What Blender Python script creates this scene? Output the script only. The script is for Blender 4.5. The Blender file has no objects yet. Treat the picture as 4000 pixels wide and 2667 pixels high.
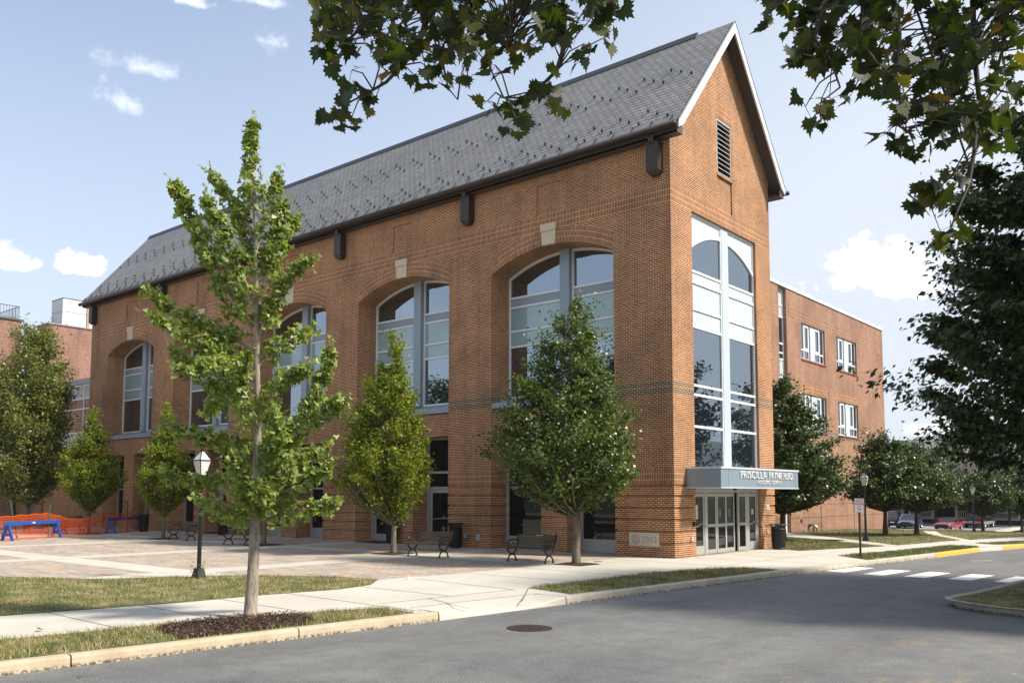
import bpy, bmesh, math, random
import numpy as np
from mathutils import Vector
rad = math.radians
SC = bpy.context.scene
COL = SC.collection
random.seed(7)
rng = np.random.default_rng(7)

# ------------------------------------------------------------------ camera
cam = bpy.data.cameras.new('camera')
camo = bpy.data.objects.new('camera', cam)
COL.objects.link(camo)
CAM = np.array([14.8772, -26.3403, 2.1682])
YAW, PITCH, ROLL = 2.2674, 0.0775, 0.0012
FW = np.array([math.cos(PITCH)*math.cos(YAW), math.cos(PITCH)*math.sin(YAW), math.sin(PITCH)])
_r = np.array([math.sin(YAW), -math.cos(YAW), 0.0])
_u = np.cross(_r, FW)
RT = math.cos(ROLL)*_r + math.sin(ROLL)*_u
UP = -math.sin(ROLL)*_r + math.cos(ROLL)*_u
from mathutils import Matrix
M = Matrix(((RT[0], UP[0], -FW[0], CAM[0]), (RT[1], UP[1], -FW[1], CAM[1]), (RT[2], UP[2], -FW[2], CAM[2]), (0, 0, 0, 1)))
camo.matrix_world = M
cam.sensor_width = 36.0
cam.lens = 3426.6/4000*36.0
cam.shift_y = 327.97/4000
cam.clip_start = 0.1
cam.clip_end = 8000
SC.camera = camo
RH = np.array([_r[0], _r[1], 0.0])          # picture-right on the ground
FH = np.array([math.cos(YAW), math.sin(YAW), 0.0])

# ------------------------------------------------------------------ light
SUN = Vector((0.95, 0.39, 1.02)).normalized()
sl = bpy.data.lights.new('sun', 'SUN')
sl.energy = 3.9
sl.angle = rad(7.5)      # the sun stands behind thin cloud: soft shadow edges
sl.color = (1.0, 0.93, 0.82)
so = bpy.data.objects.new('sun', sl)
COL.objects.link(so)
so.rotation_euler = SUN.to_track_quat('Z', 'Y').to_euler()
so.location = (40, 30, 80)
SC.view_settings.view_transform = 'Standard'
SC.view_settings.look = 'None'
SC.view_settings.exposure = 0.84
SC.view_settings.gamma = 1.0

W = bpy.data.worlds.new('World')
SC.world = W
W.use_nodes = True
SKY_STRENGTH = 0.125

class NT:
    """small helper to write node trees compactly"""
    def __init__(s, t): s.t = t; t.nodes.clear()
    def n(s, kind, ins=None, **at):
        nd = s.t.nodes.new(kind)
        for k, v in at.items(): setattr(nd, k, v)
        for k, v in (ins or {}).items():
            sock = nd.inputs[k]
            if hasattr(v, 'is_linked') or isinstance(v, bpy.types.NodeSocket): s.t.links.new(v, sock)
            else:
                if sock.type == 'RGBA' and len(v) == 3: v = (*v, 1)
                sock.default_value = v
        return nd
    def m(s, op, a, b=0.0, c=0.0, clamp=False):
        nd = s.n('ShaderNodeMath', {0: a, 1: b, 2: c}, operation=op); nd.use_clamp = clamp
        return nd.outputs[0]
    def vm(s, op, a, b=(0, 0, 0)):
        nd = s.n('ShaderNodeVectorMath', {0: a, 1: b}, operation=op)
        return nd.outputs['Value' if op in ('DOT_PRODUCT', 'LENGTH', 'DISTANCE') else 'Vector']
    def mix(s, f, a, b, blend='MIX'):
        nd = s.n('ShaderNodeMix', data_type='RGBA', blend_type=blend)
        for i, v in ((0, f), (6, a), (7, b)):
            if isinstance(v, bpy.types.NodeSocket): s.t.links.new(v, nd.inputs[i])
            else: nd.inputs[i].default_value = (*v, 1) if (i and len(v) == 3) else v
        return nd.outputs[2]
    def noise(s, vec, scale, detail=2, rough=.5, dim='3D', out=0):
        return s.n('ShaderNodeTexNoise', {'Vector': vec, 'Scale': scale, 'Detail': detail, 'Roughness': rough}).outputs[out]
    def ramp(s, f, stops):
        nd = s.n('ShaderNodeValToRGB', {0: f}); e = nd.color_ramp.elements
        while len(e) < len(stops): e.new(.5)
        for el, (p, c) in zip(e, stops): el.position = p; el.color = (*c, 1) if len(c) == 3 else c
        return nd.outputs[0]
    def rng(s, v, a, b, c=0., d=1., smooth=True):
        nd = s.n('ShaderNodeMapRange', {0: v, 1: a, 2: b, 3: c, 4: d}); nd.interpolation_type = 'SMOOTHSTEP' if smooth else 'LINEAR'
        return nd.outputs[0]

# sky: Nishita blue + thin summer haze near the horizon + a few cumulus clouds, all by world direction
w = NT(W.node_tree)
sky = w.n('ShaderNodeTexSky', sky_type='NISHITA')
sky.sun_disc = False
sky.sun_elevation = math.asin(SUN.z)
sky.sun_rotation = math.atan2(SUN.x, SUN.y)
sky.altitude = 100; sky.air_density = 1.0; sky.dust_density = 1.2; sky.ozone_density = 1.2
dirv = w.n('ShaderNodeTexCoord').outputs['Generated']
dirn = w.vm('NORMALIZE', dirv)
sx = w.n('ShaderNodeSeparateXYZ', {0: dirn})
skyc = w.vm('SCALE', sky.outputs[0]); skyc.node.inputs['Scale'].default_value = SKY_STRENGTH
skyc = w.mix(1.0, skyc, (1.0, 1.0, 1.0), 'MULTIPLY')
hz = w.rng(sx.outputs[2], 0.0, 0.62, 1.0, 0.0, False)
hz = w.m('POWER', hz, 1.0)
east = w.rng(w.vm('DOT_PRODUCT', dirn, (SUN.x, SUN.y, 0.15)), -0.45, 0.35, 0.0, 0.62)
hzf = w.m('MINIMUM', w.m('ADD', w.m('MULTIPLY', hz, 0.92), east), 0.93)
c1 = w.mix(hzf, skyc, (0.475, 0.51, 0.565))
n1 = w.noise(dirn, 14.0, 6, .58); n2 = w.noise(dirn, 50.0, 5, .6)
def cloud(c, rx, rz, soft, edge):
    """one cloud round the world direction c: size rx along the horizon, rz upwards"""
    c = Vector(c).normalized(); side = c.cross(Vector((0, 0, 1))).normalized(); up = side.cross(c)
    a = w.m('DIVIDE', w.vm('DOT_PRODUCT', dirn, side), rx)
    b = w.m('DIVIDE', w.vm('DOT_PRODUCT', dirn, up), rz)
    front = w.m('GREATER_THAN', w.vm('DOT_PRODUCT', dirn, c), 0.2)
    b = w.m('ADD', b, w.m('MULTIPLY', w.m('LESS_THAN', b, -0.0), w.m('MULTIPLY', b, 0.9)))
    r = w.m('SQRT', w.m('ADD', w.m('MULTIPLY', a, a), w.m('MULTIPLY', b, b)))
    v = w.m('ADD', w.m('SUBTRACT', 1.0, r), w.m('MULTIPLY', w.m('SUBTRACT', n1, .5), edge))
    v = w.m('ADD', v, w.m('MULTIPLY', w.m('SUBTRACT', n2, .5), edge*.75))
    return w.m('MULTIPLY', w.rng(v, 0.0, soft), front)
def pdir(px, py):
    d = FW + (px-2000)/3426.6*RT - (py-1333.5-327.97)/3426.6*UP
    return d/np.linalg.norm(d)
CL = []
for px, py, rx, rz, soft, edge, amt in [(3420, 1085, .060, .038, .5, 2.3, .95), (3320, 1020, .034, .03, .45, 2.2, .95), (3530, 1130, .045, .024, .45, 2.2, .9),
        (310, 1042, .030, .017, .5, 1.9, .95), (20, 1020, .034, .022, .5, 1.9, .95), (470, 400, .035, .024, 1.3, 3.4, .5), (560, 270, .05, .014, 1.4, 3.4, .4), (1070, 170, .02, .022, 1.0, 2.8, .6),
        (720, 5, .03, .012, .9, 2.8, .7), (1010, 10, .03, .012, 1.0, 2.8, .5), (3690, 1680, .05, .02, .6, 1.8, .7)]:
    CL.append(w.m('MULTIPLY', cloud(pdir(px, py), rx, rz, soft, edge), amt))
ctot = CL[0]
for q in CL[1:]: ctot = w.m('MAXIMUM', ctot, q)
# broken cumulus elsewhere in the sky (seen only in reflections)
behind = w.rng(w.vm('DOT_PRODUCT', dirn, tuple(FW)), 0.2, -0.2, 0.0, 1.0)
n3 = w.noise(w.vm('MULTIPLY', dirn, (1, 1, 2.2)), 3.2, 6, .6)
ctot = w.m('MAXIMUM', ctot, w.m('MULTIPLY', w.rng(n3, .55, .70, 0, .40), behind))
shade = w.rng(w.noise(w.vm('ADD', dirn, (.0, .0, .02)), 22.0, 4, .5), .3, .7, 0.86, 1.0)
ccol = w.mix(shade, (0.62, 0.66, 0.72), (1.0, 0.99, 0.97))
fin = w.mix(ctot, c1, ccol)
bg = w.n('ShaderNodeBackground', {'Color': fin, 'Strength': 1.0})
w.n('ShaderNodeOutputWorld', {'Surface': bg.outputs[0]})

# ------------------------------------------------------------------ mesh helpers
def gz(y):
    """ground height: level beside the building, falling to the car park beyond"""
    return float(np.interp(y, [18, 31, 40, 67], [0, -.06, -.42, -1.36]))

def link(o, parent=None):
    COL.objects.link(o)
    if parent is not None: o.parent = parent
    return o
def tag(o, label=None, cat=None, group=None, kind=None):
    if label: o['label'] = label
    if cat: o['category'] = cat
    if group: o['group'] = group
    if kind: o['kind'] = kind
    return o
def empty(name, loc=(0, 0, 0), rz=0.0):
    o = bpy.data.objects.new(name, None); o.location = loc; o.rotation_euler = (0, 0, rz); o.empty_display_size = .2
    return link(o)
def copy_tree(o, parent=None):
    c = o.copy(); COL.objects.link(c)
    if parent is not None: c.parent = parent
    for ch in list(o.children): copy_tree(ch, c)
    return c

class MB:
    def __init__(s): s.v = []; s.f = []; s.uv = []; s.mi = []; s.cur = 0
    def quad(s, pts, uv=None):
        i = len(s.v); s.v += [tuple(p) for p in pts]; s.f.append(tuple(range(i, i+len(pts)))); s.mi.append(s.cur)
        s.uv += list(uv) if uv else [(0, 0)]*len(pts)
        return s
    def box(s, x0, x1, y0, y1, z0, z1, T=None):
        if x0 > x1: x0, x1 = x1, x0
        if y0 > y1: y0, y1 = y1, y0
        if z0 > z1: z0, z1 = z1, z0
        p = [(x0, y0, z0), (x1, y0, z0), (x1, y1, z0), (x0, y1, z0), (x0, y0, z1), (x1, y0, z1), (x1, y1, z1), (x0, y1, z1)]
        if T: p = [T(*q) for q in p]
        for f in ((3, 2, 1, 0), (4, 5, 6, 7), (0, 1, 5, 4), (1, 2, 6, 5), (2, 3, 7, 6), (3, 0, 4, 7)): s.quad([p[k] for k in f])
        return s
    def frustum(s, c0, hx0, hy0, c1, hx1, hy1):
        a = [(c0[0]+i*hx0, c0[1]+j*hy0, c0[2]) for i, j in ((-1, -1), (1, -1), (1, 1), (-1, 1))]
        b = [(c1[0]+i*hx1, c1[1]+j*hy1, c1[2]) for i, j in ((-1, -1), (1, -1), (1, 1), (-1, 1))]
        s.quad(a[::-1]); s.quad(b)
        for k in range(4): s.quad([a[k], a[(k+1) % 4], b[(k+1) % 4], b[k]])
        return s
    def tube(s, pts, r, n=8, cap=True):
        P = [Vector(p) for p in pts]; R = r if hasattr(r, '__len__') else [r]*len(P)
        rings = []; prev = None
        for i, p in enumerate(P):
            d = (P[min(i+1, len(P)-1)]-P[max(i-1, 0)])
            d = d.normalized() if d.length > 1e-9 else Vector((0, 0, 1))
            if prev is None: a = d.orthogonal().normalized()
            else:
                a = prev - d*prev.dot(d); a = a.normalized() if a.length > 1e-6 else d.orthogonal().normalized()
            prev = a; b = d.cross(a); i0 = len(s.v)
            for k in range(n):
                t = 2*math.pi*k/n; s.v.append(tuple(p+(a*math.cos(t)+b*math.sin(t))*R[i]))
            rings.append(i0)
        for i in range(len(rings)-1):
            for k in range(n):
                k2 = (k+1) % n; s.f.append((rings[i]+k, rings[i]+k2, rings[i+1]+k2, rings[i+1]+k)); s.uv += [(0, 0)]*4; s.mi.append(s.cur)
        if cap:
            s.f.append(tuple(rings[0]+k for k in range(n))[::-1]); s.uv += [(0, 0)]*n; s.mi.append(s.cur)
            s.f.append(tuple(rings[-1]+k for k in range(n))); s.uv += [(0, 0)]*n; s.mi.append(s.cur)
        return s
    def lathe(s, c, prof, n=20):
        """prof: (radius, height) pairs turned round the vertical through c"""
        base = len(s.v)
        for r, z in prof:
            for k in range(n):
                t = 2*math.pi*k/n; s.v.append((c[0]+r*math.cos(t), c[1]+r*math.sin(t), c[2]+z))
        for i in range(len(prof)-1):
            for k in range(n):
                k2 = (k+1) % n; s.f.append((base+i*n+k, base+i*n+k2, base+(i+1)*n+k2, base+(i+1)*n+k)); s.uv += [(0, 0)]*4; s.mi.append(s.cur)
        return s
    def build(s, name, mat, parent=None, smooth=False, bevel=0):
        me = bpy.data.meshes.new(name); me.from_pydata(s.v, [], s.f)
        if any(u != (0, 0) for u in s.uv):
            ul = me.uv_layers.new(name='UVMap'); ul.data.foreach_set('uv', np.array(s.uv, dtype=np.float32).ravel())
        mats = mat if isinstance(mat, (list, tuple)) else [mat]
        for m_ in mats: me.materials.append(m_)
        if len(mats) > 1: me.polygons.foreach_set('material_index', s.mi)
        if smooth: me.polygons.foreach_set('use_smooth', [True]*len(me.polygons))
        me.validate(); me.update()
        o = bpy.data.objects.new(name, me)
        if bevel:
            b = o.modifiers.new('bevel', 'BEVEL'); b.width = bevel; b.segments = 2; b.limit_method = 'ANGLE'
        return link(o, parent)

def sheet(name, poly, off, mat, kind='structure', ground=True, label=None, cat=None, thick=0):
    """a flat polygon draped on the ground, off metres above it"""
    bm = bmesh.new()
    vs = [bm.verts.new((x, y, 0)) for x, y in poly]
    bm.faces.new(vs); bm.normal_update()
    bmesh.ops.triangulate(bm, faces=bm.faces[:])
    if ground:
        for yy in (18, 31, 40, 67):
            bmesh.ops.bisect_plane(bm, geom=bm.verts[:]+bm.edges[:]+bm.faces[:], plane_co=(0, yy, 0), plane_no=(0, 1, 0))
    bmesh.ops.recalc_face_normals(bm, faces=bm.faces[:])
    for f in bm.faces:
        if f.normal.z < 0: f.normal_flip()
    for v in bm.verts: v.co.z = (gz(v.co.y) if ground else 0) + off
    me = bpy.data.meshes.new(name); bm.to_mesh(me); bm.free(); me.materials.append(mat)
    o = link(bpy.data.objects.new(name, me))
    tag(o, label, cat, None, kind)
    return o

def text(name, body, size, mat, parent, mat4, extrude=.01, spacing=1.0, bevel=0, scale_x=1.0):
    cu = bpy.data.curves.new(name, 'FONT'); cu.body = body; cu.size = size; cu.extrude = extrude; cu.space_character = spacing
    cu.align_x = 'CENTER'; cu.align_y = 'CENTER'; cu.offset = bevel
    cu.materials.append(mat)
    tmp = bpy.data.objects.new(name, cu); COL.objects.link(tmp)
    me = bpy.data.meshes.new_from_object(tmp); bpy.data.objects.remove(tmp); bpy.data.curves.remove(cu)
    o = bpy.data.objects.new(name, me); link(o, parent); o.matrix_world = mat4 @ Matrix.Diagonal((scale_x, 1, 1, 1))
    return o
def facing(px, right, up):
    r = Vector(right).normalized(); u = Vector(up).normalized(); n = r.cross(u)
    return Matrix(((r.x, u.x, n.x, px[0]), (r.y, u.y, n.y, px[1]), (r.z, u.z, n.z, px[2]), (0, 0, 0, 1)))

# ------------------------------------------------------------------ materials
MATS = {}
def mat(name):
    m_ = bpy.data.materials.new(name); m_.use_nodes = True; MATS[name] = m_
    return m_, NT(m_.node_tree)
def finish(t, color, rough=.6, metal=0., bump=None, bstr=.3, bdist=.01, **ins):
    d = {'Base Color': color, 'Roughness': rough, 'Metallic': metal}
    d.update(ins)
    if bump is not None:
        d['Normal'] = t.n('ShaderNodeBump', {'Height': bump, 'Strength': bstr, 'Distance': bdist}).outputs[0]
    p = t.n('ShaderNodeBsdfPrincipled', d)
    t.n('ShaderNodeOutputMaterial', {'Surface': p.outputs[0]})
    return p
def plain(name, col, rough=.5, metal=0., vary=.12, scale=6., **ins):
    m_, t = mat(name)
    pos = t.n('ShaderNodeTexCoord').outputs['Object']
    n = t.noise(pos, scale, 4, .6)
    c = t.mix(n, tuple(v*(1-vary) for v in col), tuple(min(1, v*(1+vary)) for v in col))
    r = t.m('ADD', t.m('MULTIPLY', t.m('SUBTRACT', n, .5), .25), rough, clamp=True)
    finish(t, c, r, metal, **ins)
    return m_

def brick_mat(name, c1, c2, mortar, band=True, soldier=((12.34, 3), (2.456, 3)), uvmode=False):
    m_, t = mat(name)
    geo = t.n('ShaderNodeNewGeometry')
    if uvmode:
        uv = t.n('ShaderNodeTexCoord').outputs['UV']
        sp = t.n('ShaderNodeSeparateXYZ', {0: uv}); u, z = sp.outputs[0], sp.outputs[1]
    else:
        sp = t.n('ShaderNodeSeparateXYZ', {0: geo.outputs['Position']})
        sn = t.n('ShaderNodeSeparateXYZ', {0: geo.outputs['True Normal']})
        ax = t.m('ABSOLUTE', sn.outputs[0]); ay = t.m('ABSOLUTE', sn.outputs[1]); az = t.m('ABSOLUTE', sn.outputs[2])
        isx = t.m('GREATER_THAN', ax, ay)
        u = t.m('ADD', t.m('MULTIPLY', sp.outputs[1], isx), t.m('MULTIPLY', sp.outputs[0], t.m('SUBTRACT', 1, isx)))
        flat = t.m('GREATER_THAN', az, .8)
        u = t.m('ADD', t.m('MULTIPLY', u, t.m('SUBTRACT', 1, flat)), t.m('MULTIPLY', sp.outputs[0], flat))
        z = t.m('ADD', t.m('MULTIPLY', sp.outputs[2], t.m('SUBTRACT', 1, flat)), t.m('MULTIPLY', sp.outputs[1], flat))
    def br(vec, bw, rh, off):
        return t.n('ShaderNodeTexBrick', {'Vector': vec, 'Color1': c1, 'Color2': c2, 'Mortar': mortar, 'Scale': 1.0, 'Mortar Size': .0078,
                   'Mortar Smooth': .15, 'Bias': -.1, 'Brick Width': bw, 'Row Height': rh}, offset=off, offset_frequency=2, squash=1.0)
    if uvmode:
        b = br(t.n('ShaderNodeCombineXYZ', {0: u, 1: z}).outputs[0], .0677, .2033, 0.0)
        col, fac = b.outputs[0], b.outputs[1]
    else:
        b = br(t.n('ShaderNodeCombineXYZ', {0: u, 1: z}).outputs[0], .2033, .0677, .5)
        col, fac = b.outputs[0], b.outputs[1]
        if band:
            for a, e in ((5.89, 6.028), (5.62, 5.823)):
                k = t.m('MULTIPLY', t.m('GREATER_THAN', z, a), t.m('LESS_THAN', z, e))
                k = t.m('MULTIPLY', k, t.m('SUBTRACT', 1, fac))
                col = t.mix(k, col, (.035, .034, .032))
        for z0, nrow in soldier:
            b2 = br(t.n('ShaderNodeCombineXYZ', {0: u, 1: t.m('SUBTRACT', z, z0)}).outputs[0], .0677, .2033, 0.0)
            k = t.m('MULTIPLY', t.m('GREATER_THAN', z, z0), t.m('LESS_THAN', z, z0+.2033*nrow))
            col = t.mix(k, col, b2.outputs[0]); fac = t.m('ADD', t.m('MULTIPLY', fac, t.m('SUBTRACT', 1, k)), t.m('MULTIPLY', b2.outputs[1], k))
    big = t.noise(geo.outputs['Position'], .55, 5, .62)
    col = t.mix(1.0, col, t.ramp(big, [(.28, (.72, .70, .68)), (.5, (1, 1, 1)), (.72, (1.2, 1.17, 1.12))]), 'MULTIPLY')
    streak = t.noise(t.vm('MULTIPLY', geo.outputs['Position'], (2.2, 2.2, .12)), 1.0, 4, .6)
    col = t.mix(1.0, col, t.ramp(streak, [(.25, (.76, .75, .73)), (.55, (1, 1, 1))]), 'MULTIPLY')
    finish(t, col, .88, bump=t.m('SUBTRACT', 1, fac), bstr=.5, bdist=.006)
    return m_
RED1, RED2, MORT = (.155, .046, .016), (.33, .108, .040), (.78, .55, .31)
B_MAIN = brick_mat('red_brick', RED1, RED2, MORT)
B_ARCH = brick_mat('arch_brick', RED1, RED2, MORT, uvmode=True)
B_ANNEX = brick_mat('annex_brick', (.15, .050, .026), (.29, .105, .055), (.58, .45, .32), soldier=((12.34, 3),))
B_SOLD = brick_mat('lintel_brick', RED1, RED2, MORT, band=False, soldier=((8.13, 3), (16.5, 3)))
B_OLD = brick_mat('old_brick', (.15, .042, .028), (.29, .105, .070), (.52, .43, .34), band=False, soldier=())

def glass(name, tint=(.012, .015, .018), ior=1.75, rough=.015, wav=.0):
    m_, t = mat(name)
    pos = t.n('ShaderNodeTexCoord').outputs['Object']
    n = t.noise(pos, .7, 2)
    c = t.mix(n, tuple(v*.7 for v in tint), tuple(v*1.3 for v in tint))
    finish(t, c, rough, bump=t.noise(pos, .35, 1), bstr=.02 + wav, bdist=.05, IOR=ior, **({'Specular Tint': (.80, .91, 1.0, 1)} if ior > 2 else {}))
    return m_
GLASS = glass('dark_glass', (.010, .014, .020), ior=4.0)
GLASS_G = glass('door_glass', (.010, .011, .012), 1.5)
TEAL = glass('teal_spandrel_glass', (.27, .395, .415), 1.9, .08)
SKY_PALE = glass('sky_pale_spandrel_glass', (.52, .60, .62), 1.9, .08)  # mirrored bright sky is put into this glass's colour, hence the whitened base
STEEL = plain('blue_grey_panel', (.27, .32, .385), .42, .0, .06, 2.5)
STEEL2 = plain('canopy_panel', (.25, .315, .385), .38, .2, .05, 2.0)
WHITE = plain('white_frame', (.74, .75, .75), .4, 0, .05)
ALU = plain('silver_aluminium', (.44, .44, .43), .42, .35, .06)
DARKB = plain('dark_bronze', (.050, .034, .027), .45, .3, .15)
RAKE = plain('white_rake_board', (.66, .67, .68), .5, 0, .05)
SOFFIT = plain('brown_soffit', (.075, .058, .048), .6, 0, .1)
STONE = plain('limestone', (.60, .50, .36), .85, 0, .12, 9)
STONE2 = plain('grey_limestone', (.48, .44, .37), .85, 0, .10, 30)
CARVE = plain('carved_letter', (.11, .09, .07), .9)
BLACK = plain('black_iron', (.012, .012, .013), .42, .2, .2)
LETTER = plain('letter_white', (.80, .79, .76), .4, 0, .03)
GALV = plain('pale_metal_cladding', (.58, .62, .64), .5, .1, .08, 1.2)

# slate roof, in roof coordinates from UV (u along the eave, v up the slope)
SLATE, t = mat('slate')
uv = t.n('ShaderNodeTexCoord').outputs['UV']
pos = t.n('ShaderNodeNewGeometry').outputs['Position']
b = t.n('ShaderNodeTexBrick', {'Vector': uv, 'Color1': (.205, .197, .182), 'Color2': (.265, .255, .238), 'Mortar': (.022, .022, .022), 'Scale': 1.0, 'Mortar Size': .020,
        'Mortar Smooth': .3, 'Bias': -.15, 'Brick Width': .34, 'Row Height': .245}, offset=.5)
spv = t.n('ShaderNodeSeparateXYZ', {0: uv})
row = t.m('FRACT', t.m('DIVIDE', spv.outputs[1], .245))
c = t.mix(1.0, b.outputs[0], t.ramp(t.noise(pos, .35, 5, .65), [(.3, (.88, .88, .88)), (.7, (1.12, 1.12, 1.1))]), 'MULTIPLY')
finish(t, c, t.rng(t.noise(pos, 3, 3), .3, .7, .42, .62), bump=t.m('SUBTRACT', t.m('SUBTRACT', 1, row), b.outputs[1]), bstr=.8, bdist=.02)

def concrete(name, c1, c2, spots=.5, sc=1.0, grime=0):
    m_, t = mat(name)
    pos = t.n('ShaderNodeNewGeometry').outputs['Position']
    a = t.noise(pos, .5*sc, 6, .65); f = t.noise(pos, 26, 5, .7)
    c = t.mix(t.rng(a, .3, .7), c1, c2)
    c = t.mix(1.0, c, t.ramp(f, [(.25, (.86, .86, .85)), (.6, (1.04, 1.04, 1.03))]), 'MULTIPLY')
    st = t.noise(t.vm('ADD', pos, (31, 7, 0)), 1.7, 5, .7)
    c = t.mix(t.m('MULTIPLY', t.rng(st, .6, .78), spots), c, tuple(v*.6 for v in c1))
    if grime:   # pitted dirty foot and chips of an old curb
        zz = t.n('ShaderNodeSeparateXYZ', {0: pos}).outputs[2]
        pit = t.noise(pos, 17, 5, .7)
        k = t.m('MULTIPLY', t.rng(zz, -.085, -.14), t.rng(pit, .42, .56))
        k = t.m('MAXIMUM', k, t.m('MULTIPLY', t.rng(pit, .69, .73), .8))
        c = t.mix(t.m('MULTIPLY', k, grime), c, (.05, .04, .03))
    finish(t, c, .85, bump=f, bstr=.25, bdist=.004)
    return m_
CONC = concrete('pale_concrete', (.47, .435, .37), (.55, .515, .45), .3)
CURB = concrete('curb_concrete', (.40, .32, .21), (.50, .42, .30), .7, 3, .95)
CURB_G = concrete('grey_curb_concrete', (.38, .34, .27), (.50, .45, .36), .7, 4, .9)
JOINT = plain('joint_dirt', (.16, .14, .11), .95)

YEL, t = mat('worn_yellow_paint')
pos = t.n('ShaderNodeNewGeometry').outputs['Position']
f = t.noise(pos, 9, 6, .7)
finish(t, t.mix(t.rng(f, .52, .66), (.62, .36, .035), (.50, .43, .32)), .75)

WPAINT, t = mat('worn_white_paint')
pos = t.n('ShaderNodeNewGeometry').outputs['Position']
f = t.noise(pos, 14, 6, .75)
finish(t, t.mix(t.rng(f, .55, .72), (.72, .72, .70), (.16, .16, .16)), .7)

ASPH, t = mat('asphalt')
pos = t.n('ShaderNodeNewGeometry').outputs['Position']
fine = t.noise(pos, 60, 4, .75); big = t.noise(pos, .28, 5, .6); med = t.noise(pos, 3.0, 5, .65)
vor = t.n('ShaderNodeTexVoronoi', {'Vector': pos, 'Scale': 42.0})
c = t.mix(t.rng(big, .3, .7), (.112, .113, .113), (.152, .151, .148))
c = t.mix(1.0, c, t.ramp(fine, [(.32, (.45, .45, .45)), (.5, (1, 1, 1)), (.66, (1.95, 1.92, 1.86))]), 'MULTIPLY')
c = t.mix(1.0, c, t.ramp(med, [(.3, (.80, .80, .80)), (.7, (1.14, 1.14, 1.12))]), 'MULTIPLY')
trk = t.noise(t.vm('MULTIPLY', pos, (.9, .06, 1)), 1.0, 4, .6)
c = t.mix(1.0, c, t.ramp(trk, [(.35, (.86, .86, .86)), (.65, (1.08, 1.08, 1.07))]), 'MULTIPLY')
wv = t.n('ShaderNodeTexVoronoi', {'Vector': t.vm('ADD', pos, t.vm('SCALE', t.n('ShaderNodeTexNoise', {'Vector': pos, 'Scale': 1.5, 'Detail': 4.0}).outputs[1])), 'Scale': .16}, feature='DISTANCE_TO_EDGE')
c = t.mix(t.m('MULTIPLY', t.m('LESS_THAN', wv.outputs['Distance'], .0012), .25), c, (.03, .03, .03))
spk = t.m('MULTIPLY', t.m('LESS_THAN', vor.outputs['Distance'], .26), t.m('GREATER_THAN', t.n('ShaderNodeSeparateColor', {0: vor.outputs['Color']}).outputs[0], .85))
c = t.mix(spk, c, (.42, .41, .38))
dry = t.noise(t.vm('MULTIPLY', pos, (1, .35, 1)), 1.1, 6, .7)
sp = t.n('ShaderNodeSeparateXYZ', {0: pos})
near = t.m('MULTIPLY', t.rng(sp.outputs[0], 8.5, 12.0), t.rng(sp.outputs[1], -6.5, -11.0))
c = t.mix(t.m('MULTIPLY', t.rng(dry, .55, .72), t.m('MULTIPLY', near, .7)), c, (.30, .22, .13))
cha = t.noise(t.vm('MULTIPLY', pos, (2.5, .8, 1)), 1.3, 7, .75)
c = t.mix(t.m('MULTIPLY', t.rng(cha, .66, .72), t.m('MULTIPLY', near, .85)), c, (.42, .40, .36))
finish(t, c, .82, bump=fine, bstr=.5, bdist=.006)

PAVER, t = mat('tumbled_pavers')
pos = t.n('ShaderNodeNewGeometry').outputs['Position']
b = t.n('ShaderNodeTexBrick', {'Vector': pos, 'Color1': (.40, .32, .245), 'Color2': (.45, .41, .355), 'Mortar': (.20, .165, .13), 'Scale': 1.0, 'Mortar Size': .008, 'Mortar Smooth': .2,
        'Bias': 0.0, 'Brick Width': .32, 'Row Height': .16}, offset=.5)
b2 = t.n('ShaderNodeTexBrick', {'Vector': pos, 'Color1': (.75, .78, .84), 'Color2': (1.15, 1.05, .95), 'Mortar': (1, 1, 1), 'Scale': 1.0, 'Mortar Size': .0, 'Brick Width': .64, 'Row Height': .16}, offset=.37)
c = t.mix(1.0, b.outputs[0], b2.outputs[0], 'MULTIPLY')
c = t.mix(1.0, c, t.ramp(t.noise(pos, .8, 5, .6), [(.3, (.88, .87, .86)), (.7, (1.12, 1.1, 1.08))]), 'MULTIPLY')
finish(t, c, .9, bump=t.m('SUBTRACT', 1, b.outputs[1]), bstr=.4, bdist=.006)

SOIL, t = mat('lawn_soil')
pos = t.n('ShaderNodeNewGeometry').outputs['Position']
n = t.noise(pos, 1.4, 6, .68)
c = t.ramp(n, [(.34, (.085, .105, .022)), (.5, (.13, .13, .035)), (.60, (.24, .19, .085)), (.72, (.34, .26, .14))])
c = t.mix(1.0, c, t.ramp(t.noise(pos, 45, 3, .7), [(.3, (.6, .6, .6)), (.7, (1.3, 1.3, 1.3))]), 'MULTIPLY')
finish(t, c, .95, bump=t.noise(pos, 40, 3), bstr=.8, bdist=.02)

def grass_mat(name, dry):
    m_, t = mat(name)
    g = t.n('ShaderNodeNewGeometry')
    n = t.noise(g.outputs['Position'], 1.4, 6, .68)
    k = t.rng(n, .42-dry, .70-dry)
    green = t.ramp(g.outputs['Random Per Island'], [(0, (.045, .075, .012)), (.5, (.085, .125, .022)), (1, (.14, .165, .035))])
    straw = t.ramp(g.outputs['Random Per Island'], [(0, (.20, .17, .06)), (.6, (.32, .27, .11)), (1, (.46, .38, .19))])
    rnd = t.m('FRACT', t.m('MULTIPLY', g.outputs['Random Per Island'], 37.7))
    f = t.m('GREATER_THAN', t.m('ADD', t.m('MULTIPLY', k, .95), .02), rnd)
    finish(t, t.mix(f, green, straw), .6)
    return m_
GRASS = grass_mat('dry_grass', .10)
GRASS_G = grass_mat('greener_grass', -.02)

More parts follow.
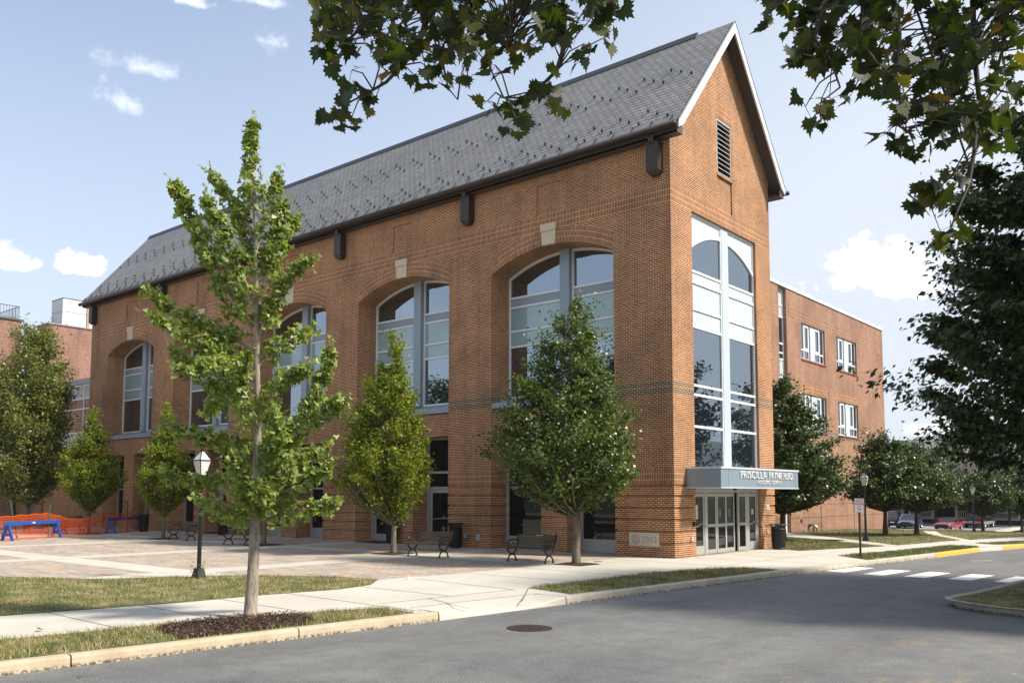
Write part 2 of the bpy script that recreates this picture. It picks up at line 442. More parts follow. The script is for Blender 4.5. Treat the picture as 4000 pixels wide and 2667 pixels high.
def leaf_mat(name, stops, rough=.42, trans=.30, tcol=None, spec=.5):
    m_, t = mat(name)
    g = t.n('ShaderNodeNewGeometry')
    c = t.ramp(g.outputs['Random Per Island'], stops)
    c = t.mix(1.0, c, t.ramp(t.noise(g.outputs['Position'], 1.3, 3), [(.3, (.8, .82, .8)), (.7, (1.2, 1.18, 1.1))]), 'MULTIPLY')
    p = t.n('ShaderNodeBsdfPrincipled', {'Base Color': c, 'Roughness': rough, 'Specular IOR Level': spec})
    tc = t.mix(1.0, c, tcol or (1.5, 1.7, .6), 'MULTIPLY')
    tr = t.n('ShaderNodeBsdfTranslucent', {'Color': tc})
    mx = t.n('ShaderNodeMixShader', {0: trans, 1: p.outputs[0], 2: tr.outputs[0]})
    t.n('ShaderNodeOutputMaterial', {'Surface': mx.outputs[0]})
    return m_
L_GINK = leaf_mat('ginkgo_leaf', [(0, (.12, .165, .034)), (.5, (.20, .25, .055)), (1, (.33, .37, .115))], .45, .34)
L_PEAR = leaf_mat('pear_leaf', [(0, (.042, .072, .014)), (.6, (.088, .132, .026)), (.93, (.16, .19, .042)), (1, (.24, .18, .05))], .36, .30)
L_HORN = leaf_mat('hornbeam_leaf', [(0, (.10, .135, .012)), (.6, (.18, .215, .018)), (1, (.32, .31, .032))], .5, .42)
L_LIND = leaf_mat('linden_leaf', [(0, (.026, .048, .011)), (.55, (.052, .082, .017)), (.93, (.095, .125, .028)), (1, (.26, .29, .16))], .36, .18)
L_WILL = leaf_mat('oak_leaf', [(0, (.085, .105, .018)), (.6, (.15, .170, .032)), (1, (.28, .27, .075))], .4, .32)
L_ZELK = leaf_mat('zelkova_leaf', [(0, (.018, .036, .008)), (.7, (.040, .066, .012)), (1, (.085, .11, .020))], .36, .16)
L_PLANE = leaf_mat('plane_leaf', [(0, (.014, .024, .004)), (.7, (.034, .047, .007)), (.96, (.10, .105, .018)), (.985, (.16, .08, .015)), (1, (.13, .06, .015))], .55, .42, (1.7, 1.9, .35))
L_FAR = leaf_mat('far_leaf', [(0, (.030, .050, .012)), (.6, (.055, .080, .018)), (1, (.10, .12, .03))], .5, .2)
L_WEED = leaf_mat('weed_leaf', [(0, (.06, .12, .015)), (1, (.12, .20, .03))], .5, .3)

def bark_mat(name, c1, c2, sc=12):
    m_, t = mat(name)
    pos = t.n('ShaderNodeNewGeometry').outputs['Position']
    n = t.noise(t.vm('MULTIPLY', pos, (1, 1, .18)), sc, 5, .65)
    finish(t, t.mix(t.rng(n, .3, .7), c1, c2), .9, bump=n, bstr=.9, bdist=.02)
    return m_
BARK_G = bark_mat('ginkgo_bark', (.17, .14, .105), (.38, .33, .26), 16)
BARK = bark_mat('grey_bark', (.085, .07, .05), (.19, .16, .115))
BARK_D = bark_mat('dark_bark', (.035, .028, .02), (.09, .072, .052))

MULCH, t = mat('bark_mulch')
g = t.n('ShaderNodeNewGeometry')
c = t.ramp(g.outputs['Random Per Island'], [(0, (.022, .010, .006)), (.7, (.075, .036, .022)), (.93, (.14, .075, .045)), (1, (.28, .19, .12))])
finish(t, c, .85)
MULCH_B, t = mat('mulch_bed')
pos = t.n('ShaderNodeNewGeometry').outputs['Position']
finish(t, t.mix(t.noise(pos, 40, 4, .7), (.010, .006, .004), (.055, .030, .018)), .95, bump=t.noise(pos, 40, 4), bstr=1., bdist=.03)
WOOD, t = mat('weathered_wood')
pos = t.n('ShaderNodeTexCoord').outputs['Object']
n = t.noise(t.vm('MULTIPLY', pos, (1.5, 30, 30)), 2, 5, .6)
finish(t, t.mix(n, (.045, .034, .017), (.13, .098, .052)), .75)
# ================================================================== SETTING
earth, t = mat('far_ground')
finish(t, t.mix(t.noise(t.n('ShaderNodeNewGeometry').outputs['Position'], .05, 5), (.07, .085, .03), (.12, .12, .05)), .95)
g0 = MB()
ys = [-400, 18, 31, 40, 67, 140, 1200, 4000]
for a, b in zip(ys[:-1], ys[1:]):
    g0.quad([(-3000, a, gz(a)-.4), (1500, a, gz(a)-.4), (1500, b, gz(b)-.4), (-3000, b, gz(b)-.4)])
tag(g0.build('ground', earth), kind='structure')

# curb front line, traced along the west side of the road
CF = [(-.14, -45), (1.2, -33.5), (2.56, -21.8), (2.97, -18.3), (3.36, -14.95), (3.72, -11.3), (4.22, -6.4), (4.46, -4.3), (5.12, 1.9), (5.36, 4.2), (5.99, 8.8), (6.45, 13.6), (6.88, 15.0), (7.30, 17.7), (8.6, 24), (11, 32), (17, 44), (26, 60)]
def cx(y): return float(np.interp(y, [p[1] for p in CF], [p[0] for p in CF]))

sheet('road', [(cx(y)-.1, y) for y in (-60, -45, -33.5, -21.8, -18.3, -14.95, -11.3, -6.4, -4.3, 1.9, 4.2, 8.8, 13.6, 15, 17.7, 24, 32, 44, 60)] + [(90, 60), (90, -60)], -.15, ASPH)
sheet('plaza_paving', [(-75, -50), (cx(-50)-.17, -50)] + [(cx(y)-.17, y) for y in (-45, -33.5, -21.8, -18.3, -14.95)] + [(cx(-14.95)-1.1, -14.9), (cx(-11.3)-1.1, -11.3)] +
      [(cx(y)-.17, y) for y in (-11.2, -6.4, -4.3, 1.9, 4.2, 8.2)] + [(-75, 8.2)], 0, PAVER)

CURBS = []
def edge_pt(y, w_):
    dx = (cx(y+.1)-cx(y-.1))/.2; return (cx(y)-w_/math.hypot(1, dx), y+w_*dx/math.hypot(1, dx))
def curb(y0, y1, m_, name='curb', drop=False, w=.17):
    n = max(2, int(abs(y1-y0)/.5)+1); mb = MB(); ys_ = np.linspace(y0, y1, n); rows = []
    for y in ys_:
        x = cx(y); g = gz(y); dx = (cx(y+.1)-cx(y-.1))/.2; nx, ny = 1/math.hypot(1, dx), -dx/math.hypot(1, dx)
        top = g + .006
        if drop:
            s_ = min(y-y0, y1-y)/1.1; top = g + .006 - .115*max(0, min(1, s_))
        c = [(0, top), (-.0, top)]
        rows.append([(x-nx*w, y-ny*w, g-.002 if drop else top), (x-nx*.035, y-ny*.035, top), (x-nx*.008, y-ny*.008, top-.012), (x+nx*.004, y+ny*.004, top-.04 if not drop else max(top-.03, g-.145)), (x+nx*.02, y+ny*.02, g-.17)])
    for a, b in zip(rows[:-1], rows[1:]):
        for k in range(4): mb.quad([a[k], a[k+1], b[k+1], b[k]])
    mb.quad(rows[0]); mb.quad(rows[-1][::-1])
    o = mb.build(name, m_); tag(o, kind='structure'); return o
joints = [-45, -38, -32, -26.0, -20.95, -17.55, -14.7]
for a, b in zip(joints[:-1], joints[1:]): curb(a+.012, b-.012, CURB)
curb(-14.68, -11.25, CONC, drop=True, w=.88)
for a, b in zip([-11.23, -8.6, -5.6, -2.4, .8, 4.0, 6.4], [-8.6, -5.6, -2.4, .8, 4.0, 6.4, 8.6]): curb(a+.012, b-.012, CURB_G)
curb(8.62, 11.0, YEL); curb(11.02, 13.3, YEL); curb(13.32, 15.1, CONC, drop=True); curb(15.12, 19, YEL); curb(19.02, 24, CURB_G)
# the earth between the curb lengths (dark joints)
jb = MB()
for y in joints[1:-1] + [-8.6, -5.6, -2.4, .8, 4.0, 6.4]:
    x = cx(y); jb.box(x-.15, x-.02, y-.02, y+.02, -.17, -.01)
tag(jb.build('curb_joint', JOINT), kind='structure')

# pale concrete walks
def cb(*ys_): return [(cx(y)-.172, y) for y in ys_]
sheet('sidewalk', [(-5.2, -45), (-4.2, -30), (-3.0, -23), (-2.14, -20.1), (-1.5, -17.0), (-1.42, -15.4), (-1.2, -13.6), (-1.3, -12.5), (-2.05, -11.5), (-1.75, -8.7), (-1.6, -5.2), (-1.6, -2.6), (-1.6, -.5), (-.6, -.05), (.2, .2), (.2, 8.4)] +
      [(.2, 16), (-6, 16), (-6, 40), (-14, 66.2), (-9, 66.2), (-3.2, 66.0), (3, 66)] + [(cx(40)-.17, 40)] + cb(32, 24, 17.7, 15) + [(cx(13.6)-.3, 13.6)] + cb(13.2, 8.8, 4.2, 1.9, -4.3, -6.4, -11.2) + [edge_pt(y_, .87) for y_ in (-11.25, -12, -13, -14, -14.68)] + cb(-14.75, -18.3, -21.8, -33.5, -45), .004, CONC)
jm = MB()
def joint(a, b, w=.026, z=.0075):
    a = np.array(a); b = np.array(b); d = (b-a)/np.linalg.norm(b-a); n = np.array([-d[1], d[0]])*w/2
    jm.quad([(*(a-n), gz(a[1])+z), (*(b-n), gz(b[1])+z), (*(b+n), gz(b[1])+z), (*(a+n), gz(a[1])+z)])
for y in (-31.2, -29.3, -27.4, -25.5, -23.3, -21.3, -19.35, -17.75, -16.2): joint((np.interp(y, [-30, -23, -20.1, -17, -15.4], [-4.2, -3., -2.14, -1.5, -1.42])+.02, y), (cx(y)-1.95, y-.06))
joint((-1.3, -14.67), (3.1, -14.85)); joint((-1.45, -10.56), (2.05, -10.9)); joint((1.63, -14.6), (2.0, -10.9)); joint((1.7, -13.3), (3.5, -14.0)); joint((2.05, -10.4), (3.55, -12.5)); joint((-1.6, -12.7), (1.75, -12.75))
for y in (-8.5, -6.2, -3.9, -1.6): joint((-1.55, y), (2.1+(y+8)*.05, y-.05))
for y in (1., 3., 5., 7.): joint((.25, y), (cx(y)-.2, y))
joint((2.5, -3.4), (2.9, 7))
jm2 = jm.build('sidewalk_joint', JOINT); tag(jm2, kind='structure')

# plaza bands: concrete strips between the paver fields
pb = MB()
def strip(x0, x1, y0, y1): pb.quad([(x0, y0, .004), (x1, y0, .004), (x1, y1, .004), (x0, y1, .004)])
xs = [-1.6, -7.05, -8.2, -15.15, -16.3, -23.4, -24.5, -31.6, -32.8, -39.8, -41.0, -75]
for yb, ye in ((-4.95, -3.85), (-14.05, -12.9)): strip(-75, -2.2 if yb < -10 else -1.62, yb, ye)
for k in range(1, len(xs)-2, 2):
    for a, b in ((-30, -14.05), (-12.9, -4.95), (-3.85, -.9 if k > 2 else -.9)): strip(xs[k+1], xs[k], a, b)
tag(pb.build('plaza_band', CONC), kind='structure')

# painted crossing, dash
cw = MB()
for x in (4.97, 6.15, 7.27, 8.42, 9.56):
    x -= 0.0
    y0 = .32 if x < 5 else .02
    cw.quad([(x, y0, -.146), (x+.62, y0-.1, -.146), (x+.78, y0+2.05, -.146), (x+.16, y0+2.1, -.146)])
cw.quad([(7.25, 7.65, -.146), (7.36, 7.65, -.146), (7.95, 8.35, -.146), (7.83, 8.35, -.146)])
tag(cw.build('crosswalk_marking', WPAINT), kind='structure')

# traffic island opposite, with its curb
ISL = [(11.3, 6), (10.75, 2), (10.47, -1.06), (10.34, -3.2), (10.2, -4.5), (10.08, -5.3), (9.98, -5.95), (10.1, -6.35), (10.5, -6.75), (11.1, -7.03), (11.7, -7.25), (14.2, -8.3), (22, -12.5), (40, -22), (40, 22), (14, 22), (12, 14)]
sheet('island_lawn', ISL, -.012, SOIL)
mb = MB()
ic = [Vector((x, y)) for x, y in ISL[:13]]
fine_ = []
for a, b in zip(ic[:-1], ic[1:]):
    for k in range(6): fine_.append(a.lerp(b, k/6))
rows = []
for i in range(len(fine_)):
    d = (fine_[min(i+1, len(fine_)-1)]-fine_[max(i-1, 0)]).normalized(); n = Vector((d.y, -d.x))
    q = fine_[i]; jt = random.uniform(-.006, .006)
    P_ = lambda o, z: (q.x+n.x*o, q.y+n.y*o, z)
    sgn = -1
    rows.append([P_(.16, .004+jt), P_(.03, .006+jt), P_(.0, -.02), P_(-.02, -.17)])
for a, b in zip(rows[:-1], rows[1:]):
    for k in range(3): mb.quad([a[k], a[k+1], b[k+1], b[k]])
tag(mb.build('island_curb', CURB_G), kind='structure')
sheet('island_walk', [(10.80, 1.0), (10.66, -.6), (14.5, .2), (24, 1.5), (24, 4.5), (14, 2.4)], .0, concrete('dark_aged_concrete', (.20, .16, .11), (.28, .23, .16), .6))

# ---- lawns: soil sheet + grass blades
def inside(poly, P):
    x, y = P[:, 0], P[:, 1]; r = np.zeros(len(P), bool); n = len(poly)
    for i in range(n):
        x0, y0 = poly[i]; x1, y1 = poly[(i+1) % n]
        c = ((y0 > y) != (y1 > y)); xi = (x1-x0)*(y-y0)/((y1-y0) if y1 != y0 else 1e-9)+x0
        r ^= c & (x < xi)
    return r
def fast_mesh(name, V, k, material, parent=None, smooth=False):
    """V: (N,k,3) array, one k-cornered face each"""
    n = len(V); me = bpy.data.meshes.new(name)
    me.vertices.add(n*k); me.vertices.foreach_set('co', V.astype(np.float32).ravel())
    me.loops.add(n*k); me.loops.foreach_set('vertex_index', np.arange(n*k, dtype=np.int32))
    me.polygons.add(n); me.polygons.foreach_set('loop_start', np.arange(0, n*k, k, dtype=np.int32))
    me.polygons.foreach_set('loop_total', np.full(n, k, dtype=np.int32))
    me.materials.append(material); me.update(calc_edges=True)
    o = bpy.data.objects.new(name, me); return link(o, parent)
def blades(poly, n, h0, h1, wd, material, z=.0, name='grass', skip=None):
    poly_ = np.array(poly); lo, hi = poly_.min(0), poly_.max(0)
    P = rng.uniform(lo, hi, (int(n*2.5)+50, 2)); P = P[inside(poly, P)]
    if skip: P = P[~inside(skip, P)]
    P = P[:n]
    pn = np.sin(P[:, 0]*2.3+np.cos(P[:, 1]*1.7)*2)*np.sin(P[:, 1]*2.9+P[:, 0])
    N = len(P); a = rng.uniform(0, 2*np.pi, N); h = rng.uniform(h0, h1, N)*(1+.3*pn); le = rng.uniform(.1, 1.1, N)*h
    b = rng.uniform(0, 2*np.pi, N)
    zz = np.interp(P[:, 1], [18, 31, 40, 67], [0, -.06, -.42, -1.36])+z
    base = np.column_stack([P, zz]); side = np.column_stack([np.cos(a), np.sin(a), 0*a])*wd
    tip = base + np.column_stack([np.cos(b)*le, np.sin(b)*le, h])
    V = np.stack([base-side, base+side, tip], 1)
    o = fast_mesh(name, V, 3, material); tag(o, kind='stuff'); return o
LAWN1 = [(-5.0, -30), (-4.1, -24.2), (-2.2, -20.1), (-1.52, -17.0), (-1.42, -15.35), (-1.02, -13.4), (-1.25, -12.3), (-2.05, -11.35), (-3.6, -11.55), (-5.64, -12.76), (-6.85, -14.65), (-7.6, -15.9), (-10.1, -17.2), (-13.5, -18.4), (-18, -19.5), (-22, -24)]
LAWN2 = [(-1.4, -29), (.62, -21.1), (.95, -18.8), (1.25, -17.35), (1.75, -15.9), (2.2, -15.0), (3.13, -15.05), (2.78, -18.3), (2.36, -21.8), (1.1, -31)]
LAWN3 = [(2.05, -10.42), (3.55, -10.8), (4.02, -6.4), (4.25, -4.4), (4.45, -1.95), (3.6, -2.0), (2.55, -3.5), (2.2, -6.1)]
LAWN4 = [(-5, 9), (.66, 7.25), (1.61, 6.68), (3.16, 11.95), (-3.58, 17.59), (-5, 18.2)]
LAWN5 = [(3.35, 12.99), (4.3, 19.42), (1.2, 26), (-3.4, 40), (-8, 52), (-12.5, 66), (-14, 66), (-5, 40), (-5, 21.6), (-3.42, 20.58)]
LAWN6 = [(4.6, 20.08), (1.9, 26), (-2.6, 40), (-7, 52), (-10.6, 66), (3, 66), (9, 52), (8, 36), (5.78, 26.32)]
LAWN7 = [(3.68, 4.99), (5.15, 3.6), (5.80, 8.8), (6.22, 13.0), (6.2, 14.41), (5.01, 14.44), (4.4, 9.2)]
LAWN8 = [(5.48, 16.81), (6.5, 16.33), (7.10, 17.7), (8.4, 24), (7.4, 24)]
for L_ in (LAWN1, LAWN2, LAWN3, LAWN4, LAWN5, LAWN6, LAWN7, LAWN8): sheet('lawn', L_, .009, SOIL)
blades(LAWN1, 62000, .03, .10, .0060, GRASS)
MULCH_POLY = [(1.12, -18.75), (1.05, -18.2), (1.22, -17.3), (1.5, -16.75), (1.95, -16.6), (2.4, -16.75), (2.80, -17.25), (2.72, -18.0), (2.66, -18.75), (2.60, -19.3), (1.9, -19.25), (1.4, -19.1)]
blades(LAWN2, 34000, .03, .11, .0055, GRASS, skip=MULCH_POLY)
blades(LAWN3, 16000, .03, .10, .0065, GRASS)
blades(LAWN4, 22000, .03, .08, .008, GRASS_G)
blades(LAWN5, 30000, .03, .08, .012, GRASS_G)
blades(LAWN6, 26000, .03, .08, .012, GRASS)
blades(LAWN7, 12000, .03, .08, .008, GRASS_G)
blades(LAWN8, 3000, .03, .08, .01, GRASS_G)
blades([(11.2, 4), (10.66, -1), (10.4, -4.4), (10.2, -5.6), (10.35, -6.2), (11.2, -6.8), (14.2, -7.9), (20, -10), (18, 8)], 30000, .02, .06, .006, GRASS, -.012)

# car park and hill
sheet('car_park', [(-60, 66.4), (-3.7, 66.4), (-3.7, 80), (20, 80), (20, 83.5), (-60, 83.5)], .006, concrete('car_park_asphalt', (.20, .20, .20), (.27, .27, .265), .3))
ck = MB(); ck.box(-10, -3.4, 66.2, 66.5, -1.5, -1.22); ck.box(-3.7, -3.4, 66.5, 78, -1.5, -1.22); tag(ck.build('car_park_curb', CONC), kind='structure')
hm, t = mat('wooded_hill')
pos = t.n('ShaderNodeNewGeometry').outputs['Position']
finish(t, t.mix(t.noise(pos, .012, 6, .75), (.022, .036, .016), (.050, .070, .028)), .95)
hb = MB(); nh = 160; prof = []
for i in range(nh+1):
    a = rad(60 + 70*i/nh); d = 2300
    hh = 2300*.0545*(1+.04*math.sin(i*.21)+.05*math.sin(i*.07+1))+5*math.sin(i*1.7)*math.sin(i*.9)+random.uniform(-3, 4)
    prof.append([(CAM[0]+d*r_*math.cos(a), CAM[1]+d*r_*math.sin(a), z) for r_, z in ((.72, -2), (.84, hh*.42), (.94, hh*.85), (1.0, hh), (1.2, hh*.8))])
for a, b in zip(prof[:-1], prof[1:]):
    for k in range(4): hb.quad([b[k], a[k], a[k+1], b[k+1]])
tag(hb.build('hill', hm, smooth=True), kind='structure')
mst = MB(); mx_ = CAM[0]-.2584*2290*1.0; my_ = CAM[1]+.966*2290
mst.tube([(mx_, my_, 115), (mx_, my_, 168)], [1.2, .5], 5); tag(mst.build('radio_mast', GALV), 'thin radio mast standing on the far hill', 'mast')

# ================================================================== MAIN BUILDING
E_, S_, WB = 2.378, 8.248, 5.868          # end pier, bay spacing, bay opening
LB = 2*E_+4*S_+WB; WG = 8.23; MIDY = WG/2
SPR, RISE = 11.02, .73
RA = ((WB/2)**2+RISE**2)/(2*RISE)
GR = (.46, .86, 1.27, 1.66, 2.07, 2.425)
bld = empty('academic_building', (0, 0, 0))
tag(bld, 'long red brick academic hall with steep slate roof and tall arched windows', 'building')

wb = MB()
def pier(x0, x1, y0, y1, z1, groove=True):
    zc = 0.0
    if groove:
        for g in GR:
            wb.box(x0, x1, y0, y1, zc, g); wb.box(x0+.045, x1-.045, y0+.045, y1-.045, g, min(g+.062, z1)); zc = g+.062
    wb.box(x0, x1, y0, y1, zc, z1)
pier(-E_, 0, 0, 1.5, SPR)
for k in range(4): pier(-E_-(k+1)*S_, -E_-k*S_-WB, 0, 1.3, SPR)
pier(-LB, -LB+E_, 0, 1.3, SPR)
pier(-1.3, 0, 6.85, WG, 12.34)
# plinth course
for k in range(5):
    xr = -E_-k*S_; xl = xr-WB
    wb.box(xl, xr, .12, 1.25, 4.58, 5.53)                    # spandrel under the sill
    cl, cr = xr-3.43, xr-2.20
    zc = 0.0
    for g in GR:
        wb.box(cl, cr, .12, 1.14, zc, g); wb.box(cl+.04, cr-.04, .16, 1.14, g, g+.062); zc = g+.062
    wb.box(cl, cr, .12, 1.14, zc, 4.58)
TOP = 14.9
def archz(dx, r_=RA): return SPR-(RA-RISE)+math.sqrt(max(0, r_*r_-dx*dx))
def front_cols(xs_, zlow, panels):
    """front wall strips between consecutive x, from zlow(x) to TOP, with shallow recessed panels"""
    for a, b in zip(xs_[:-1], xs_[1:]):
        m = (a+b)/2; inp = [p for p in panels if p[0]-1e-6 < m < p[1]+1e-6]
        za, zb = zlow(a), zlow(b)
        if inp:
            p = inp[0]
            wb.quad([(a, 0, za), (b, 0, zb), (b, 0, p[2]), (a, 0, p[2])])
            wb.quad([(a, .05, p[2]), (b, .05, p[2]), (b, .05, p[3]), (a, .05, p[3])])
            wb.quad([(a, 0, p[2]), (b, 0, p[2]), (b, .05, p[2]), (a, .05, p[2])])
            wb.quad([(a, .05, p[3]), (b, .05, p[3]), (b, 0, p[3]), (a, 0, p[3])])
            wb.quad([(a, 0, p[3]), (b, 0, p[3]), (b, 0, TOP), (a, 0, TOP)])
        else: wb.quad([(a, 0, za), (b, 0, zb), (b, 0, TOP), (a, 0, TOP)])
    for p in panels:
        for x in (p[0], p[1]): wb.quad([(x, 0, p[2]), (x, .05, p[2]), (x, .05, p[3]), (x, 0, p[3])])
for k in range(5):
    xr = -E_-k*S_; xl = xr-WB; xc = (xl+xr)/2
    xs_ = sorted(set([round(xl+WB*i/28, 5) for i in range(29)]+[round(xc-.6, 5), round(xc+.6, 5)]))
    front_cols(xs_, lambda x: archz(x-xc), [(round(xc-.6, 5), round(xc+.6, 5), 12.95, 14.15)])
    for i in range(28):
        a, b = xl+WB*i/28, xl+WB*(i+1)/28; za, zb = archz(a-xc), archz(b-xc)
        wb.quad([(a, 0, za), (a, 1.3, za), (b, 1.3, zb), (b, 0, zb)])
xpiers = [(-E_, 0)] + [(-E_-(k+1)*S_, -E_-k*S_-WB) for k in range(4)] + [(-LB, -LB+E_)]
for a, b in xpiers: wb.quad([(a, 0, SPR), (b, 0, SPR), (b, 0, TOP), (a, 0, TOP)])
# gable wall in the plane x = 0
def roofz(y): return 20.33-1.2*abs(y-MIDY)
def gquad(y0, y1, z0, z1, d=0.0):
    if callable(z1): wb.quad([(-d, y0, z0), (-d, y1, z0), (-d, y1, z1(y1)), (-d, y0, z1(y0))])
    else: wb.quad([(-d, y0, z0), (-d, y1, z0), (-d, y1, z1), (-d, y0, z1)])
rz = lambda y: roofz(y)-.06
gquad(0, 1.5, SPR, rz); gquad(1.5, 3.6, 12.34, rz); gquad(6.85, WG, 12.34, rz); gquad(4.8, 6.85, 12.34, rz)
for a, b in ((3.6, MIDY), (MIDY, 4.8)):
    gquad(a, b, 12.34, 12.95); gquad(a, b, 12.95, 14.28, .05); gquad(a, b, 14.28, 14.34); gquad(a, b, 16.52, rz)
    wb.quad([(0, a, 12.95), (0, b, 12.95), (-.05, b, 12.95), (-.05, a, 12.95)]); wb.quad([(0, a, 14.28), (0, b, 14.28), (-.05, b, 14.28), (-.05, a, 14.28)])
    wb.quad([(0, a, 16.52), (0, b, 16.52), (-.3, b, 16.52), (-.3, a, 16.52)]); wb.quad([(0, a, 14.34), (0, b, 14.34), (-.3, b, 14.34), (-.3, a, 14.34)])
for y in (3.6, 4.8):
    wb.quad([(0, y, 12.95), (-.05, y, 12.95), (-.05, y, 14.28), (0, y, 14.28)]); wb.quad([(0, y, 14.34), (-.3, y, 14.34), (-.3, y, 16.52), (0, y, 16.52)])
wb.quad([(0, 1.5, 12.34), (0, 6.85, 12.34), (-.5, 6.85, 12.34), (-.5, 1.5, 12.34)])
# side pier faces above the corner pier, far end and back
wb.quad([(0, 1.5, SPR), (-.5, 1.5, SPR), (-.5, 1.5, 12.34), (0, 1.5, 12.34)])
for x in (-LB,): wb.quad([(x, 0, SPR), (x, WG, SPR), (x, WG, rz(WG)), (x, MIDY, rz(MIDY)), (x, 0, rz(0))]); wb.quad([(x, 1.3, 0), (x, WG, 0), (x, WG, SPR), (x, 1.3, SPR)])
wb.quad([(0, WG, 12.34), (-LB, WG, 12.34), (-LB, WG, 15.1), (0, WG, 15.1)]); wb.quad([(-1.3, WG-.01, 0), (-LB, WG-.01, 0), (-LB, WG-.01, 12.34), (-1.3, WG-.01, 12.34)])
wb.build('brick_wall', B_MAIN, bld)

for k in range(5):
    xr = -E_-k*S_; xl = xr-WB; xc = (xl+xr)/2; a0 = math.asin(WB/2/RA)
    ring = MB(); N = 32
    for i in range(N):
        t0 = -a0+2*a0*i/N; t1 = -a0+2*a0*(i+1)/N; zc = SPR-(RA-RISE)
        # vertical joint cut at the pier line: keep the ring inside the opening width
        def P_(t_, r_):
            x = xc+r_*math.sin(t_); x = min(max(x, xl), xr); return (x, -.006, zc+math.sqrt(max(0, r_*r_-(x-xc)**2)))
        ring.quad([P_(t0, RA), P_(t1, RA), P_(t1, RA+.61), P_(t0, RA+.61)], uv=[(t0*RA+20, .0), (t1*RA+20, .0), (t1*RA+20, .61), (t0*RA+20, .61)])
    ring.build('arch', B_ARCH, bld)
    ks = MB()
    z0 = archz(.3)-.01
    ks.quad([(xc-.31, -.045, z0), (xc+.31, -.045, z0), (xc+.345, -.045, 12.27), (xc-.345, -.045, 12.27)])
    for s_ in (-1, 1): ks.quad([(xc+s_*.31, -.045, z0), (xc+s_*.31, .1, z0), (xc+s_*.345, .1, 12.27), (xc+s_*.345, -.045, 12.27)][::s_])
    ks.quad([(xc-.31, -.045, z0), (xc-.31, .1, z0), (xc+.31, .1, z0), (xc+.31, -.045, z0)])
    ks.box(xc-.365, xc+.365, -.085, .05, 12.27, 12.55)
    ks.build('keystone', STONE, bld)

